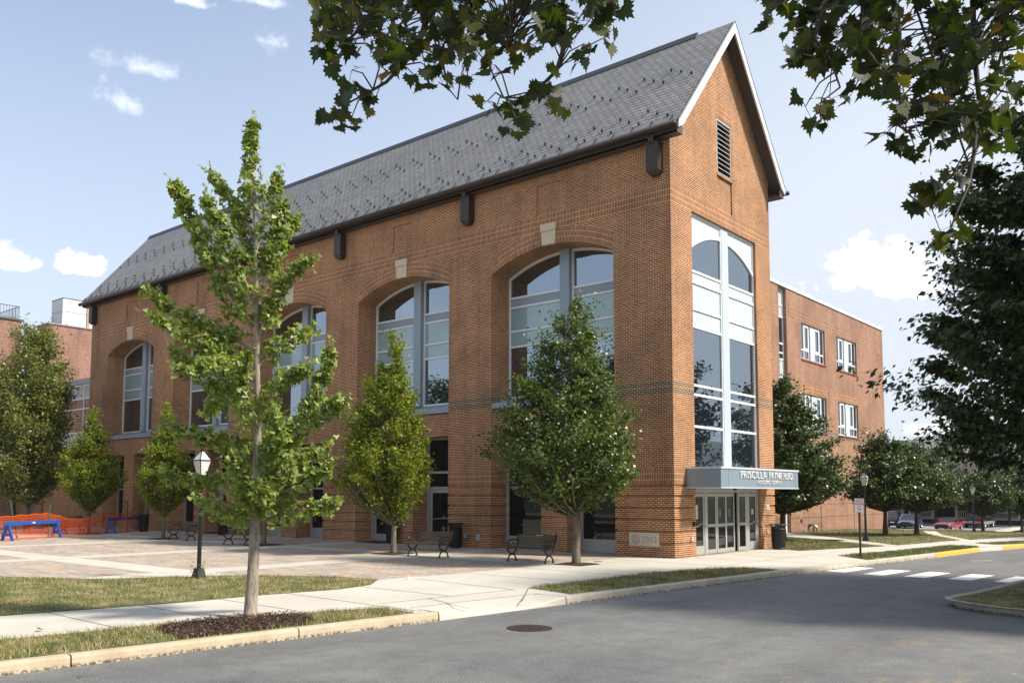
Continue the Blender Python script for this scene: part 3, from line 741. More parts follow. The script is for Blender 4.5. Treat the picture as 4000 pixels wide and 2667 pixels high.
# ---- windows of the long front
for k in range(5):
    xr = -E_-k*S_; xl = xr-WB; xc = (xl+xr)/2
    win = MB(); Y = 1.16
    def bar(x0, x1, z0, z1, y0=Y-.06, y1=Y+.06): win.box(x0, x1, y0, y1, z0, z1)
    ml, mr = xc-.16, xc+.29          # central post
    for a, b in ((xl, ml), (mr, xr)):
        for z in (10.2, 9.80, 8.81, 8.17, 6.08): bar(a+.075, b-.065, z-.04, z+.04)
        bar(a, a+.075, 6.04, SPR if a == xl else 11.75); bar(b-.065, b, 6.04, SPR if b == xr else 11.75)
    N = 28
    for i in range(N):               # arched head rail
        a, b = xl+WB*i/N, xl+WB*(i+1)/N; za, zb = archz(a-xc), archz(b-xc)
        win.quad([(a, Y-.062, za-.09), (b, Y-.062, zb-.09), (b, Y-.062, zb+.02), (a, Y-.062, za+.02)]); win.quad([(a, Y-.062, za-.09), (a, Y+.1, za-.09), (b, Y+.1, zb-.09), (b, Y-.062, zb-.09)])
    wo = win.build('arched_window', WHITE, bld)
    post = MB(); post.box(ml, mr, .90, Y+.05, 6.03, 11.74)
    post.build('post', STEEL, wo)
    for a, b in ((xl, ml), (mr, xr)):
        MB().box(a+.07, b-.06, Y-.02, Y+.03, 9.84, 10.16).build('panel', STEEL, wo)
        MB().box(a+.07, b-.06, Y-.01, Y+.03, 8.85, 9.76).build('pane', TEAL, wo)
        MB().box(a+.07, b-.06, Y-.01, Y+.03, 8.21, 8.77).build('pane', TEAL, wo)
        MB().box(a+.07, b-.06, Y-.01, Y+.03, 6.12, 8.13).build('pane', GLASS, wo)
        gp = MB(); n_ = 14
        for i in range(n_):
            p, q = a+.07+(b-a-.13)*i/n_, a+.07+(b-a-.13)*(i+1)/n_
            gp.quad([(p, Y, 10.23), (q, Y, 10.23), (q, Y, archz(q-xc)-.05), (p, Y, archz(p-xc)-.05)])
        gp.build('pane', GLASS, wo)
    sl_ = MB()
    sl_.quad([(xl, 1.13, 6.03), (xr, 1.13, 6.03), (xr, .03, 5.78), (xl, .03, 5.78)][::-1]); sl_.quad([(xl, .03, 5.56), (xr, .03, 5.56), (xr, .03, 5.78), (xl, .03, 5.78)]); sl_.quad([(xl, .03, 5.56), (xl, .3, 5.56), (xr, .3, 5.56), (xr, .03, 5.56)])
    sl_.build('sill', STEEL, bld)
    # street level: two deep openings beside a middle pier
    cl, cr = xr-3.43, xr-2.20
    for j, (a, b) in enumerate(((xl, cl), (cr, xr))):
        Y2 = 1.02
        door = (k == 1) or (k == 3 and j == 1)
        f = MB()
        f.box(a, a+.12, Y2-.06, Y2+.06, 0, 4.58); f.box(b-.06, b, Y2-.06, Y2+.06, 0, 4.58); f.box(a+.12, b-.06, Y2-.06, Y2+.06, 4.5, 4.58)
        for z in (2.42, 3.09): f.box(a+.12, b-.06, Y2-.05, Y2+.05, z-.05, z+.05)
        if door:
            fo = f.build('ground_window', ALU, bld)
            dw = MB()
            x0, x1 = a+.14, b-.08
            dw.box(x0, x0+.17, Y2-.03, Y2+.03, .02, 2.36); dw.box(x1-.17, x1, Y2-.03, Y2+.03, .02, 2.36); dw.box(x0+.17, x1-.17, Y2-.03, Y2+.03, 2.2, 2.36); dw.box(x0+.17, x1-.17, Y2-.03, Y2+.03, .02, .33)
            do = dw.build('door', ALU, fo)
            MB().box(x0+.16, x1-.16, Y2-.012, Y2+.012, .32, 2.21).build('pane', GLASS_G, do)
            MB().tube([(x0+.03, Y2-.05, 1.02), (x0+.06, Y2-.12, 1.02)]+[(x0+.06+(x1-x0-.12)*s_, Y2-.13, 1.02+.09*math.sin(math.pi*s_)) for s_ in np.linspace(.05, .95, 9)]+[(x1-.06, Y2-.12, 1.0), (x1-.03, Y2-.05, 1.0)], .017, 6).build('handle', ALU, do)
        else:
            f.box(a+.12, b-.06, Y2-.04, Y2+.04, .0, .1); f.box(a+.12, b-.06, Y2-.05, Y2+.05, .40, .48)
            fo = f.build('ground_window', ALU, bld)
            MB().box(a+.12, b-.06, Y2-.02, Y2+.02, .1, .40).build('panel', ALU, fo)
            MB().box(a+.11, b-.05, Y2-.012, Y2+.012, .47, 2.38).build('pane', GLASS_G, fo)
        MB().box(a+.11, b-.05, Y2-.012, Y2+.012, 2.46, 3.05).build('pane', GLASS_G, fo)
        MB().box(a+.11, b-.05, Y2-.012, Y2+.012, 3.13, 4.51).build('pane', GLASS_G, fo)

# ---- roof
rf = MB(); XA, XB = -44.35, .56
sl_len = math.hypot(1, 1.2)
def rp(x, y, d=0.0): return (x, y, roofz(y)+d)
EY = -.40
for sgn in (1, -1):
    ye = EY if sgn == 1 else WG-EY
    L_ = abs(MIDY-ye)*sl_len
    q = [rp(XA, ye), rp(XB, ye), rp(XB, MIDY), rp(XA, MIDY)]
    uvq = [(XA+50, 0), (XB+50, 0), (XB+50, L_), (XA+50, L_)]
    rf.quad(q if sgn == 1 else q[::-1], uvq if sgn == 1 else uvq[::-1])
roof = rf.build('roof', SLATE, bld)
und = MB()
for sgn in (1, -1):
    ye = EY if sgn == 1 else WG-EY
    q = [(XA, ye, roofz(ye)-.1), (XB, ye, roofz(ye)-.1), (XB, MIDY, roofz(MIDY)-.1), (XA, MIDY, roofz(MIDY)-.1)]
    und.quad(q[::-1] if sgn == 1 else q)
    yo = ye+.02*sgn; yi = 0 if sgn == 1 else WG
    und.box(XA+.02, XB-.05, min(yo, yi), max(yo, yi), 14.52, 14.60)                 # boxed eave
    und.quad([(XA+.02, yo, 14.52), (XB-.05, yo, 14.52), (XB-.05, yo, 14.86), (XA+.02, yo, 14.86)])
    und.quad([(XB-.05, yo, 14.60), (XB-.05, yi, 14.60), (XB-.05, yi, roofz(yi)-.12), (XB-.05, yo, 14.8)])
und.build('soffit', SOFFIT, roof)
rk = MB()
for xx, in ((XB,),):
    for sgn in (1, -1):
        ye = EY if sgn == 1 else WG-EY
        for x0, x1, dz0, dz1 in ((xx-.03, xx+.03, -.44, -.03),):
            a = [(ye, roofz(ye)+dz1), (MIDY, roofz(MIDY)+dz1), (MIDY, roofz(MIDY)+dz0), (ye+.33*sgn, roofz(ye+.33*sgn)+dz0-.02), (ye+.02*sgn, 14.66)]
            fr = [(x1, y, z) for y, z in a]; bk = [(x0, y, z) for y, z in a]
            rk.quad(fr if sgn == -1 else fr[::-1]); rk.quad(bk)
            for i in range(5): rk.quad([fr[i], fr[(i+1) % 5], bk[(i+1) % 5], bk[i]])
rk.build('rake_board', RAKE, roof)
edge = MB()
for sgn in (1, -1):
    ye = (EY if sgn == 1 else WG-EY)-.03*sgn
    edge.tube([(XB+.02, ye, roofz(ye)+.0), (XB+.02, MIDY, roofz(MIDY)+.0)], .03, 6)
edge.build('slate_edge', plain('slate_edge', (.10, .105, .11), .6), roof)
MB().quad([(-1.0, MIDY-.17, 20.33-.16), (XA, MIDY-.17, 20.33-.16), (XA, MIDY, 20.45), (-1.0, MIDY, 20.45)][::-1]).quad([(-1.0, MIDY+.17, 20.33-.16), (XA, MIDY+.17, 20.33-.16), (XA, MIDY, 20.45), (-1.0, MIDY, 20.45)]).quad([(-1., MIDY-.17, 20.17), (-1., MIDY+.17, 20.17), (-1., MIDY, 20.45)]).build('ridge_vent', plain('ridge_metal', (.06, .062, .066), .5), roof)
sg = MB().box(-.034, .034, -.05, .03, -.02, .075)
SGM = plain('snow_guard_metal', (.018, .018, .02), .5)
g_first = None; cnt = 0; rest = MB()
tilt = math.atan(1.2)
for j in range(38):
    for (y, ox) in ((2.37, -1.2), (2.09, -.63), (1.81, -.06), (.47, .07-1.18), (.18, -.56), (-.07, 0.0)):
        x = ox-1.18*j
        if x < XA+.3 or x > XB-.2: continue
        if cnt < 96:
            if g_first is None: o = g_first = sg.build('snow_guard', SGM, roof)
            else: o = g_first.copy(); COL.objects.link(o); o.parent = roof
            o.location = rp(x, y, .03); o.rotation_euler = (tilt, 0, 0); cnt += 1
        else:
            ct, st = math.cos(tilt), math.sin(tilt); px, py, pz = rp(x, y, .03)
            rest.box(-.034, .034, -.05, .03, -.02, .075, T=lambda a, b, c: (px+a, py+b*ct-c*st, pz+b*st+c*ct))
tag(rest.build('snow_guard', SGM, roof), kind='stuff')
gt = MB()
gt.tube([(XA-.05, -.53, 14.70), (XB-.02, -.53, 14.78)], .115, 10)
gt.build('gutter', DARKB, roof, smooth=True)
MB().tube([(XA, WG+.53, 14.74), (XB+.12, WG+.53, 14.78)], .10, 8).build('gutter', DARKB, roof, smooth=True)
fl = MB(); fl.quad([rp(XA, EY-.03, .03), rp(XB-.05, EY-.03, .03), rp(XB-.05, EY+.16, .035), rp(XA, EY+.16, .035)]); fl.build('eave_flashing', plain('eave_flashing', (.26, .27, .26), .45, .4), roof)
for j in range(57):
    x = .31-.79*j
    if j == 0: k0 = o = MB().box(-.03, .03, -.10, .25, 0, .11, T=lambda a, b, c: (a, EY-.02+b*.64-c*.77, roofz(EY-.02)+b*.77+c*.64)).build('eave_bracket', SGM, roof)
    else: o = k0.copy(); COL.objects.link(o); o.parent = roof
    o.location.x = x

ch = None
for i, x in enumerate([-.52, -9.44, -17.69, -25.93, -34.18, -43.15]):
    if ch is None:
        m_ = MB(); m_.box(-.235, .235, -.36, -.005, 13.42, 14.40); m_.frustum((0, -.18, 13.42), .235, .175, (0, -.15, 13.27), .14, .11); m_.box(-.26, .26, -.385, .0, 14.36, 14.42); m_.box(-.11, .11, -.42, -.1, 14.42, 14.68); o = ch = m_.build('conductor_head', DARKB, bld)
    else: o = ch.copy(); COL.objects.link(o); o.parent = bld
    o.location.x = x
lv = MB()
for i in range(11):
    z = 14.44+i*.19; lv.quad([(-.02, 3.66, z-.05), (-.02, 4.74, z-.05), (-.17, 4.74, z+.085), (-.17, 3.66, z+.085)]); lv.quad([(-.02, 3.66, z-.05), (-.02, 4.74, z-.05), (-.02, 4.74, z-.02), (-.02, 3.66, z-.02)])
lv.box(-.05, -.01, 3.6, 3.66, 14.36, 16.5); lv.box(-.05, -.01, 4.74, 4.8, 14.36, 16.5); lv.box(-.05, -.01, 3.66, 4.74, 14.35, 14.40); lv.box(-.05, -.01, 3.66, 4.74, 16.42, 16.5)
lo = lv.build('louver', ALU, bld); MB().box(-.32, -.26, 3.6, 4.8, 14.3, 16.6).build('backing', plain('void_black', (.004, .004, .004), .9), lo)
MB().quad([(.004, 3.56, 16.52), (.004, 4.84, 16.52), (.004, 4.84, 17.1), (.004, 3.56, 17.1)]).build('lintel', B_SOLD, bld)
MB().box(-.02, .035, 3.55, 4.86, 14.24, 14.335).build('louver_sill', B_MAIN, bld)

# ---- tall gable window
XW = -.16
gw = MB()
def gbar(y0, y1, z0, z1, d=.05): gw.box(XW-d, XW+d, y0, y1, z0, z1)
ya, yb, yc, yd = 1.5, 4.0, 4.52, 6.85
for a, b in ((ya, yb), (yc, yd)):
    for z in (10.2, 9.8, 8.82, 8.17, 6.05, 5.71, 4.57): gbar(a+.06, b-.06, z-.042, z+.042)
    gbar(a+.06, b-.06, 12.26, 12.33); gbar(a, a+.06, 3.0, 12.33); gbar(b-.06, b, 3.0, 12.33)
yc0 = (ya+yd)/2; rise_ = 1.0
def agz(y): # arch line in the tall window
    R_ = ((2.675)**2+.86**2)/(2*.86); return 11.86-R_+math.sqrt(R_*R_-(y-yc0)**2)
for i in range(40):
    a, b = ya+(yd-ya)*i/40, ya+(yd-ya)*(i+1)/40
    if yb-.02 < (a+b)/2 < yc+.02: continue
    z0a, z0b = agz(a), agz(b); xo = XW+.055
    gw.quad([(xo, a, z0a-.09), (xo, b, z0b-.09), (xo, b, z0b+.04), (xo, a, z0a+.04)]); gw.quad([(xo, a, z0a-.09), (XW, a, z0a-.09), (XW, b, z0b-.09), (xo, b, z0b-.09)]); gw.quad([(xo, a, z0a+.04), (XW, a, z0a+.04), (XW, b, z0b+.04), (xo, b, z0b+.04)])
go = gw.build('gable_window', WHITE, bld)
MB().box(XW-.06, XW+.07, yb, yc, 2.9, 12.34).build('post', plain('pale_blue_panel', (.46, .53, .59), .4, 0, .05), go)
PANEL = plain('pale_grey_panel', (.50, .56, .60), .45, 0, .04)
for a, b in ((ya, yb), (yc, yd)):
    pn = MB(); pg = MB()
    for i in range(16):
        p, q = a+.05+(b-a-.1)*i/16, a+.05+(b-a-.1)*(i+1)/16
        pn.quad([(XW+.01, p, agz(p)), (XW+.01, q, agz(q)), (XW+.01, q, 12.28), (XW+.01, p, 12.28)])
        pg.quad([(XW, p, 10.22), (XW, q, 10.22), (XW, q, agz(q)-.05), (XW, p, agz(p)-.05)])
    pn.build('panel', PANEL, go); pg.build('pane', GLASS, go)
    MB().box(XW-.02, XW+.015, a+.05, b-.05, 9.83, 10.17).build('panel', PANEL, go)
    MB().box(XW-.02, XW, a+.05, b-.05, 8.85, 9.77).build('pane', SKY_PALE, go); MB().box(XW-.02, XW, a+.05, b-.05, 8.20, 8.79).build('pane', SKY_PALE, go)
    for z0, z1 in ((6.08, 8.14), (5.74, 6.02), (4.6, 5.68), (3.05, 4.54)): MB().box(XW-.02, XW, a+.05, b-.05, z0, z1).build('pane', GLASS, go)

# ---- canopy over the entrance, with its lettering
cp = MB(); CX, C0, C1 = 1.3, .86, 7.47
cp.box(0.0, CX, C0, C1, 2.40, 3.03)
cano = cp.build('canopy', STEEL2, bld)
tr = MB(); tr.box(0.0, CX+.03, C0-.03, C1+.03, 3.03, 3.10); tr.box(0.0, CX+.02, C0-.02, C1+.02, 2.365, 2.40); tr.build('trim', plain('light_metal_trim', (.58, .63, .67), .35, .1, .03), cano)
sm = MB()
for y in (1.42, 4.2, 7.2): sm.box(CX, CX+.003, y-.008, y+.008, 2.41, 3.02)
sm.build('seam', plain('seam_grey', (.12, .15, .18), .6), cano)
cm = MB(); cm.lathe((.75, 3.05, 2.28), [(0, 0), (.06, .02), (.08, .09), (.08, .1)], 12); cm.build('camera_dome', BLACK, cano)
def serif(body, yc_, zc_, h, width, name, fat=-.004):
    """raised capitals on the canopy front, reading towards +y"""
    o = text(name, body, h*1.38, LETTER, cano, facing((CX+.03, yc_, zc_), (0, 1, 0), (0, 0, 1)), .014, 1.05, fat)
    bpy.context.view_layer.update()
    o.scale.x *= width/max(.01, o.dimensions.x)
    return o
for wd_, a_, b_ in (('PRISCILLA', 2.28, 4.42), ('PAYNE', 4.69, 5.83), ('HURD', 5.99, 6.83)): serif(wd_, (a_+b_)/2, 2.84, .27, b_-a_, 'lettering')
for wd_, a_, b_ in (('ACADEMIC', 3.72, 4.77), ('COMPLEX', 4.91, 5.78)): serif(wd_, (a_+b_)/2, 2.585, .15, b_-a_, 'lettering', -.006)

# ---- entrance doors under the canopy
ent = MB()
XD = -.15
def eb(y0, y1, z0, z1, d=.05): ent.box(XD-d, XD+d, y0, y1, z0, z1)
eb(1.5, 6.85, 2.22, 2.42)
for y0, y1 in ((1.5, 1.56), (2.36, 2.50), (5.72, 5.96), (6.72, 6.85)): eb(y0, y1, 0, 2.22)
eo = ent.build('entrance', ALU, bld)
def leaf(y0, y1, mid, handle=None, kick=.17, top=2.2, push=0.0):
    d = MB(); X0 = XD+push
    d.box(X0-.03, X0+.03, y0, y0+.09, .02, top); d.box(X0-.03, X0+.03, y1-.09, y1, .02, top)
    d.box(X0-.03, X0+.03, y0+.09, y1-.09, top-.13, top); d.box(X0-.03, X0+.03, y0+.09, y1-.09, .02, kick)
    if mid: d.box(X0-.03, X0+.03, y0+.09, y1-.09, .98, 1.08)
    do = d.build('door', ALU, eo)
    MB().box(X0-.012, X0+.012, y0+.08, y1-.08, kick-.01, top-.12).build('pane', GLASS_G, do)
    if handle:
        MB().tube([(X0+.03, y0+.03, 1.0), (X0+.13, y0+.06, 1.02)]+[(X0+.15, y0+.06+(y1-y0-.12)*s_, 1.03+.09*math.sin(math.pi*s_)) for s_ in np.linspace(.08, .92, 9)]+[(X0+.13, y1-.06, 1.02), (X0+.03, y1-.03, 1.0)], .018, 6).build('handle', plain('polished_steel', (.6, .6, .6), .25, .8), do)
leaf(1.57, 2.35, False, True, .33); leaf(2.52, 3.30, True); leaf(3.33, 4.10, True); leaf(4.15, 4.90, True, push=-.06); leaf(4.98, 5.70, True, push=.05); leaf(5.98, 6.71, False, True, .33)
dk = MB()
for y in (3.55, 4.42): dk.box(XD+.014-.06*(y > 4), XD+.017-.06*(y > 4), y, y+.10, 1.32, 1.62)
dk.build('door_sticker', plain('teal_sticker', (.10, .25, .27), .6), eo)
PW = plain('paper_white', (.55, .55, .52), .8); MB().box(XD+.014, XD+.017, 1.72, 1.9, 1.28, 1.78).build('paper_notice', PW, eo); MB().box(XD+.014, XD+.017, 6.28, 6.45, 1.38, 1.58).build('paper_notice', PW, eo)

# cornerstone, house number and small fittings on the corner piers
cs = MB(); cs.box(-1.79, -.59, -.03, .05, .37, .84); cso = cs.build('cornerstone', STONE2, bld)
o = text('lettering', '2002', .30, CARVE, cso, facing((-.98, -.0315, .60), (1, 0, 0), (0, 0, 1)), .001, 1.15, -.006, .9)
em = MB()
for r_ in (.165, .125):
    em.tube([(-1.52+r_*.9*math.cos(a), -.031, .605+r_*math.sin(a)) for a in np.linspace(0, 2*math.pi, 25)], .006, 5, False)
for pts in ([(-.05, -.08), (-.06, .02), (-.02, .08), (.03, .07), (.055, .03), (.045, 0), (.065, -.03), (.04, -.045), (.03, -.075), (-.0, -.06)], [(-.02, .03), (.01, .05), (.03, .04)], [(-.04, -.02), (-.01, -.03), (.0, -.06)]):
    em.tube([(-1.52+a, -.031, .605+b) for a, b in pts], .007, 5)
em.build('emblem', plain('carved_emblem', (.24, .21, .17), .9), cso)
def house_no(): return text('house_number', '1130', .30, LETTER, bld, facing((.02, 7.35, 1.62), (0, 1, 0), (0, 0, 1)), .012, 1.0, 0, .95)
house_no()
fx = MB()
for y, z, s_ in ((1.15, .62, .06), (6.98, .85, .05), (7.4, .66, .05)): fx.box(0, .05, y-s_, y+s_, z-s_*1.3, z+s_*1.3)
for x, z, s_ in ((-8.9, .42, .09), (-9.6, .46, .06)): fx.box(x-s_, x+s_, -.05, 0, z-s_*1.3, z+s_*1.3)
fx.build('socket_box', plain('socket_grey', (.42, .43, .42), .5), bld)
MB().box(0, .06, 1.24, 1.38, 1.05, 1.2).build('card_reader', BLACK, bld)
# ================================================================== ANNEX (brick wing to the right)
ann = empty('brick_annex', (-5, 24, 0)); tag(ann, 'flat roofed three storey brick wing behind the lindens, paired white windows', 'building')
class Off:
    """children built in world coordinates under an offset parent"""
    pass
def under(parent):
    bpy.context.view_layer.update()
def reparent(o, p):
    o.parent = p; o.matrix_parent_inverse = p.matrix_world.inverted(); return o
ann.location = (0, 0, 0)
XA_ = -5.0
ops = [(24.14, 27.96, 10.18, 12.34), (29.97, 33.75, 10.18, 12.34), (24.14, 27.96, 5.93, 8.12), (29.97, 33.75, 5.93, 8.12), (20.92, 22.0, -.1, 13.95)]
def wall_x(mb, x, y0, y1, z0, z1, openings, depth=.2, sgn=-1):
    ys_ = sorted({y0, y1, *[o[0] for o in openings], *[o[1] for o in openings]}); zs_ = sorted({z0, z1, *[max(z0, o[2]) for o in openings], *[o[3] for o in openings]})
    for a, b in zip(ys_[:-1], ys_[1:]):
        for c, d in zip(zs_[:-1], zs_[1:]):
            if any(o[0]-1e-6 < (a+b)/2 < o[1] and o[2] < (c+d)/2 < o[3] for o in openings): continue
            mb.quad([(x, a, c), (x, b, c), (x, b, d), (x, a, d)])
    for a, b, c, d in openings:
        X2 = x+sgn*depth
        mb.quad([(x, a, c), (X2, a, c), (X2, a, d), (x, a, d)]); mb.quad([(x, b, c), (x, b, d), (X2, b, d), (X2, b, c)])
        mb.quad([(x, a, d), (X2, a, d), (X2, b, d), (x, b, d)]); mb.quad([(x, a, c), (x, b, c), (X2, b, c), (X2, a, c)])
aw = MB(); wall_x(aw, XA_, 8.3, 39.4, -1.2, 14.0, ops, .32)
aw.quad([(XA_, 39.4, -1.2), (-40, 39.4, -1.2), (-40, 39.4, 14.0), (XA_, 39.4, 14.0)]); aw.quad([(XA_, 8.3, -1.2), (XA_, 8.3, 14.0), (-40, 8.3, 14.0), (-40, 8.3, -1.2)]); aw.quad([(XA_, 8.3, 14.0), (XA_, 39.4, 14.0), (-40, 39.4, 14.0), (-40, 8.3, 14.0)])
for z in (.05, .81, 1.58):
    aw.box(XA_-.01, XA_+.022, 22.0, 39.4, z, z+.068); aw.box(XA_-.01, XA_+.022, 8.3, 20.92, z, z+.068)
aw.build('brick_wall', B_ANNEX, ann)
MB().box(XA_-.3, XA_+.06, 8.3, 39.46, 14.0, 14.2).build('roof_coping', GALV, ann)
for a, b in ((24.0, 28.1), (29.83, 33.9)): MB().quad([(XA_+.004, a, 8.13), (XA_+.004, b, 8.13), (XA_+.004, b, 8.74), (XA_+.004, a, 8.74)]).build('lintel', B_SOLD, ann)
cj = MB()
for y in (26.6, 32.4): cj.box(XA_, XA_+.026, y-.02, y+.02, -.3, 1.6)
cj.build('control_joint', JOINT, ann)
RS = plain('rowlock_sill', (.22, .06, .03), .85)
for a, b, c, d in ops[:4]: MB().box(XA_-.1, XA_+.05, a-.05, b+.1, c-.11, c-.005).build('window_sill', RS, ann)
for a, b, c, d in ops[:4]:
    f = MB(); X = XA_-.14
    def fb(y0, y1, z0, z1, dx=.04): f.box(X-dx, X+dx, y0, y1, z0, z1)
    p0, p1 = a+1.50, a+2.30
    for u0, u1, sash_right in ((a, p0-.06, True), (p1, b, False)):
        mid = (u0+u1)/2 - (.08 if sash_right else -.08)
        fb(u0, u0+.07, c, d); fb(u1-.07, u1, c, d); fb(u0+.07, u1-.07, c, c+.08); fb(u0+.07, u1-.07, d-.07, d); fb(u0+.07, u1-.07, c+.53, c+.62); fb(mid-.035, mid+.035, c+.08, d-.07)
        s0, s1 = (mid+.035, u1-.07) if sash_right else (u0+.07, mid-.035)
        fb(s0, s0+.09, c+.62, d-.07, .05); fb(s1-.09, s1, c+.62, d-.07, .05); fb(s0+.09, s1-.09, d-.18, d-.07, .05); fb(s0+.09, s1-.09, c+.62, c+.72, .05)
    fo = f.build('window', WHITE, ann)
    MB().box(X-.05, X+.06, p0+.10, p1, c, d-.02).build('panel', PANEL, fo)
    MB().box(X-.02, X-.0, a+.05, p0-.1, c+.05, d-.05).build('pane', GLASS, fo); MB().box(X-.02, X-.0, p1+.05, b-.05, c+.05, d-.05).build('pane', GLASS, fo)
    MB().box(X-.14, X-.12, a, b, c, d).build('backing', plain('annex_void', (.02, .02, .02)), fo)
f = MB(); X = XA_-.24
for z in (13.93, 12.97, 12.3, 10.75, 10.21, 9.84, 8.81, 8.1, 6.05, 5.7, 4.57, 3.1, 2.3): f.box(X-.04, X+.04, 20.97, 21.95, z-.045, z+.045)
f.box(X-.05, X+.05, 20.92, 20.98, 0, 13.95); f.box(X-.05, X+.05, 21.93, 22.0, 0, 13.95); f.box(X-.04, X+.04, 20.98, 21.1, 0, 2.3); f.box(X-.04, X+.04, 21.8, 21.93, 0, 2.3); f.box(X-.04, X+.04, 21.1, 21.8, 0, .5)
fo = f.build('stair_window', WHITE, ann)
for z0, z1, m_ in ((12.34, 13.88, SKY_PALE), (10.8, 12.25, GLASS), (9.88, 10.7, GLASS), (8.86, 9.8, SKY_PALE), (6.1, 8.7, GLASS), (.5, 6.0, GLASS)): MB().box(X-.02, X, 20.96, 21.95, z0, z1).build('pane', m_, fo)
sp_ = MB(); sp_.lathe((0, 0, 0), [(.0, 0), (.15, 0), (.15, .03), (.09, .06), (.09, .12), (0, .12)], 14)
sp_.v = [(XA_+z, 24.65+x, .36+y) for x, y, z in sp_.v]
sp_.tube([(XA_+.1, 24.65, .36), (XA_+.28, 24.75, .36)], .07, 8); sp_.tube([(XA_+.1, 24.6, .36), (XA_+.26, 24.5, .36)], .07, 8); sp_.box(XA_, XA_+.06, 24.58, 24.7, -.02, .1)
o = sp_.build('fire_connection', plain('brass_grey', (.22, .21, .20), .35, .7), ann)
MB().box(XA_, XA_+.06, 23.4, 23.52, .52, .72).build('wall_vent', BLACK, ann)
hy = MB(); hx, hy_ = -4.35, 23.6
hy.tube([(hx, hy_, -.1), (hx, hy_, .18), (hx+.04, hy_, .30), (hx+.14, hy_+.02, .34), (hx+.22, hy_+.04, .26), (hx+.24, hy_+.05, .02)], [.07, .07, .075, .08, .08, .075], 10); hy.tube([(hx, hy_, .28), (hx, hy_, .42)], .03, 6)
tag(hy.build('vent_pipe', plain('pale_pipe', (.45, .43, .39), .4, .4)), 'bent pale metal vent pipe against the foot of the annex wall', 'pipe')

# ================================================================== LINK, TOWER and the far-left building
lk = empty('glass_link'); tag(lk, 'two storey link with teal glass bands behind the left hornbeam', 'building')
YL = 2.0
mb = MB(); mb.box(-LB-.02, -68, YL, YL+6, -.05, 5.45); mb.build('brick_base', B_MAIN, lk)
mb = MB(); mb.box(-LB-.02, -54.2, YL-.12, YL+6, 9.98, 10.36); mb.box(-LB-.02, -54.2, YL-.04, YL+5, 5.45, 5.62); mb.build('fascia', STEEL, lk)
fr_ = MB()
for x in np.arange(-54.2, -43.5, 2.7): fr_.box(x-.05, x+.05, YL-.06, YL+.06, 5.62, 9.98)
for z in (5.68, 6.5, 8.2, 8.93, 9.9): fr_.box(-54.2, -LB, YL-.05, YL+.05, z-.045, z+.045)
fo = fr_.build('curtain_wall', WHITE, lk)
MB().box(-54.2, -LB, YL-.012, YL+.02, 8.95, 9.9).build('pane', TEAL, fo); MB().box(-54.2, -LB, YL-.01, YL+.02, 6.5, 8.93).build('pane', GLASS, fo); MB().box(-54.2, -LB, YL-.011, YL+.02, 5.66, 6.5).build('pane', TEAL, fo)
tw = empty('stair_tower'); tag(tw, 'plain brick stair tower topped by a pale metal plant box', 'building')
MB().box(-57.2, -55, 1.85, 12, -.05, 15.1).build('brick_wall', B_OLD, tw)
MB().box(-57.3, -54.92, 1.77, 12, 15.1, 15.2).build('coping', plain('grey_coping', (.3, .3, .3), .5, .3), tw)
bx = MB(); bx.box(-57.2, -55.2, 2.9, 12, 15.26, 16.25); bx.box(-57.2, -55.2, 2.9, 12, 16.30, 17.3); bx.box(-57.15, -55.25, 2.95, 12, 15.2, 17.25)
bo = bx.build('plant_box', GALV, tw)
MB().box(-57.22, -55.18, 2.88, 12, 17.3, 17.36).build('cap', plain('box_cap', (.08, .08, .08), .5), bo)
MB().box(-55.2, -55.12, 4.75, 4.95, 15.2, 17.3).build('rusty_post', plain('rust_streaked', (.42, .28, .18), .8, 0, .5, 14), bo)
lb_ = empty('flat_roofed_building'); tag(lb_, 'flat roofed brick block at the left edge with roof railing', 'building')
MB().box(-80, -60, -9, 1.78, -.05, 15.9).build('brick_wall', B_OLD, lb_)
MB().box(-80, -59.9, -9, 1.88, 15.9, 16.05).build('coping', plain('dark_coping', (.06, .055, .05), .5), lb_)
rl = MB()
for y in np.arange(-9, 1.7, .22): rl.tube([(-60.2, y, 16.05), (-60.2, y, 17.1)], .015, 4)
for y in np.arange(-9, 1.7, 2.2): rl.tube([(-60.2, y, 16.05), (-60.2, y, 17.15)], .035, 5)
rl.tube([(-60.2, -9, 17.1), (-60.2, 1.6, 17.1)], .03, 5); rl.tube([(-60.2, -9, 16.2), (-60.2, 1.6, 16.2)], .02, 5); rl.tube([(-60.2, 1.6, 17.1), (-70, 1.6, 17.1)], .03, 5)
for x in np.arange(-70, -60, .22): rl.tube([(x, 1.6, 16.05), (x, 1.6, 17.1)], .015, 4)
rl.build('railing', BLACK, lb_)
st_ = MB()
for z in (10.2, 11.6, 12.9, 13.6): st_.box(-66, -63.2, 4.0, 5.0, z-.06, z+.06)
for x in (-66, -64.6, -63.2): st_.box(x-.07, x+.07, 3.96, 4.1, 9.5, 13.6)
tag(st_.build('roof_frame', WHITE), 'white metal frame showing in the gap beside the brick tower', 'frame')

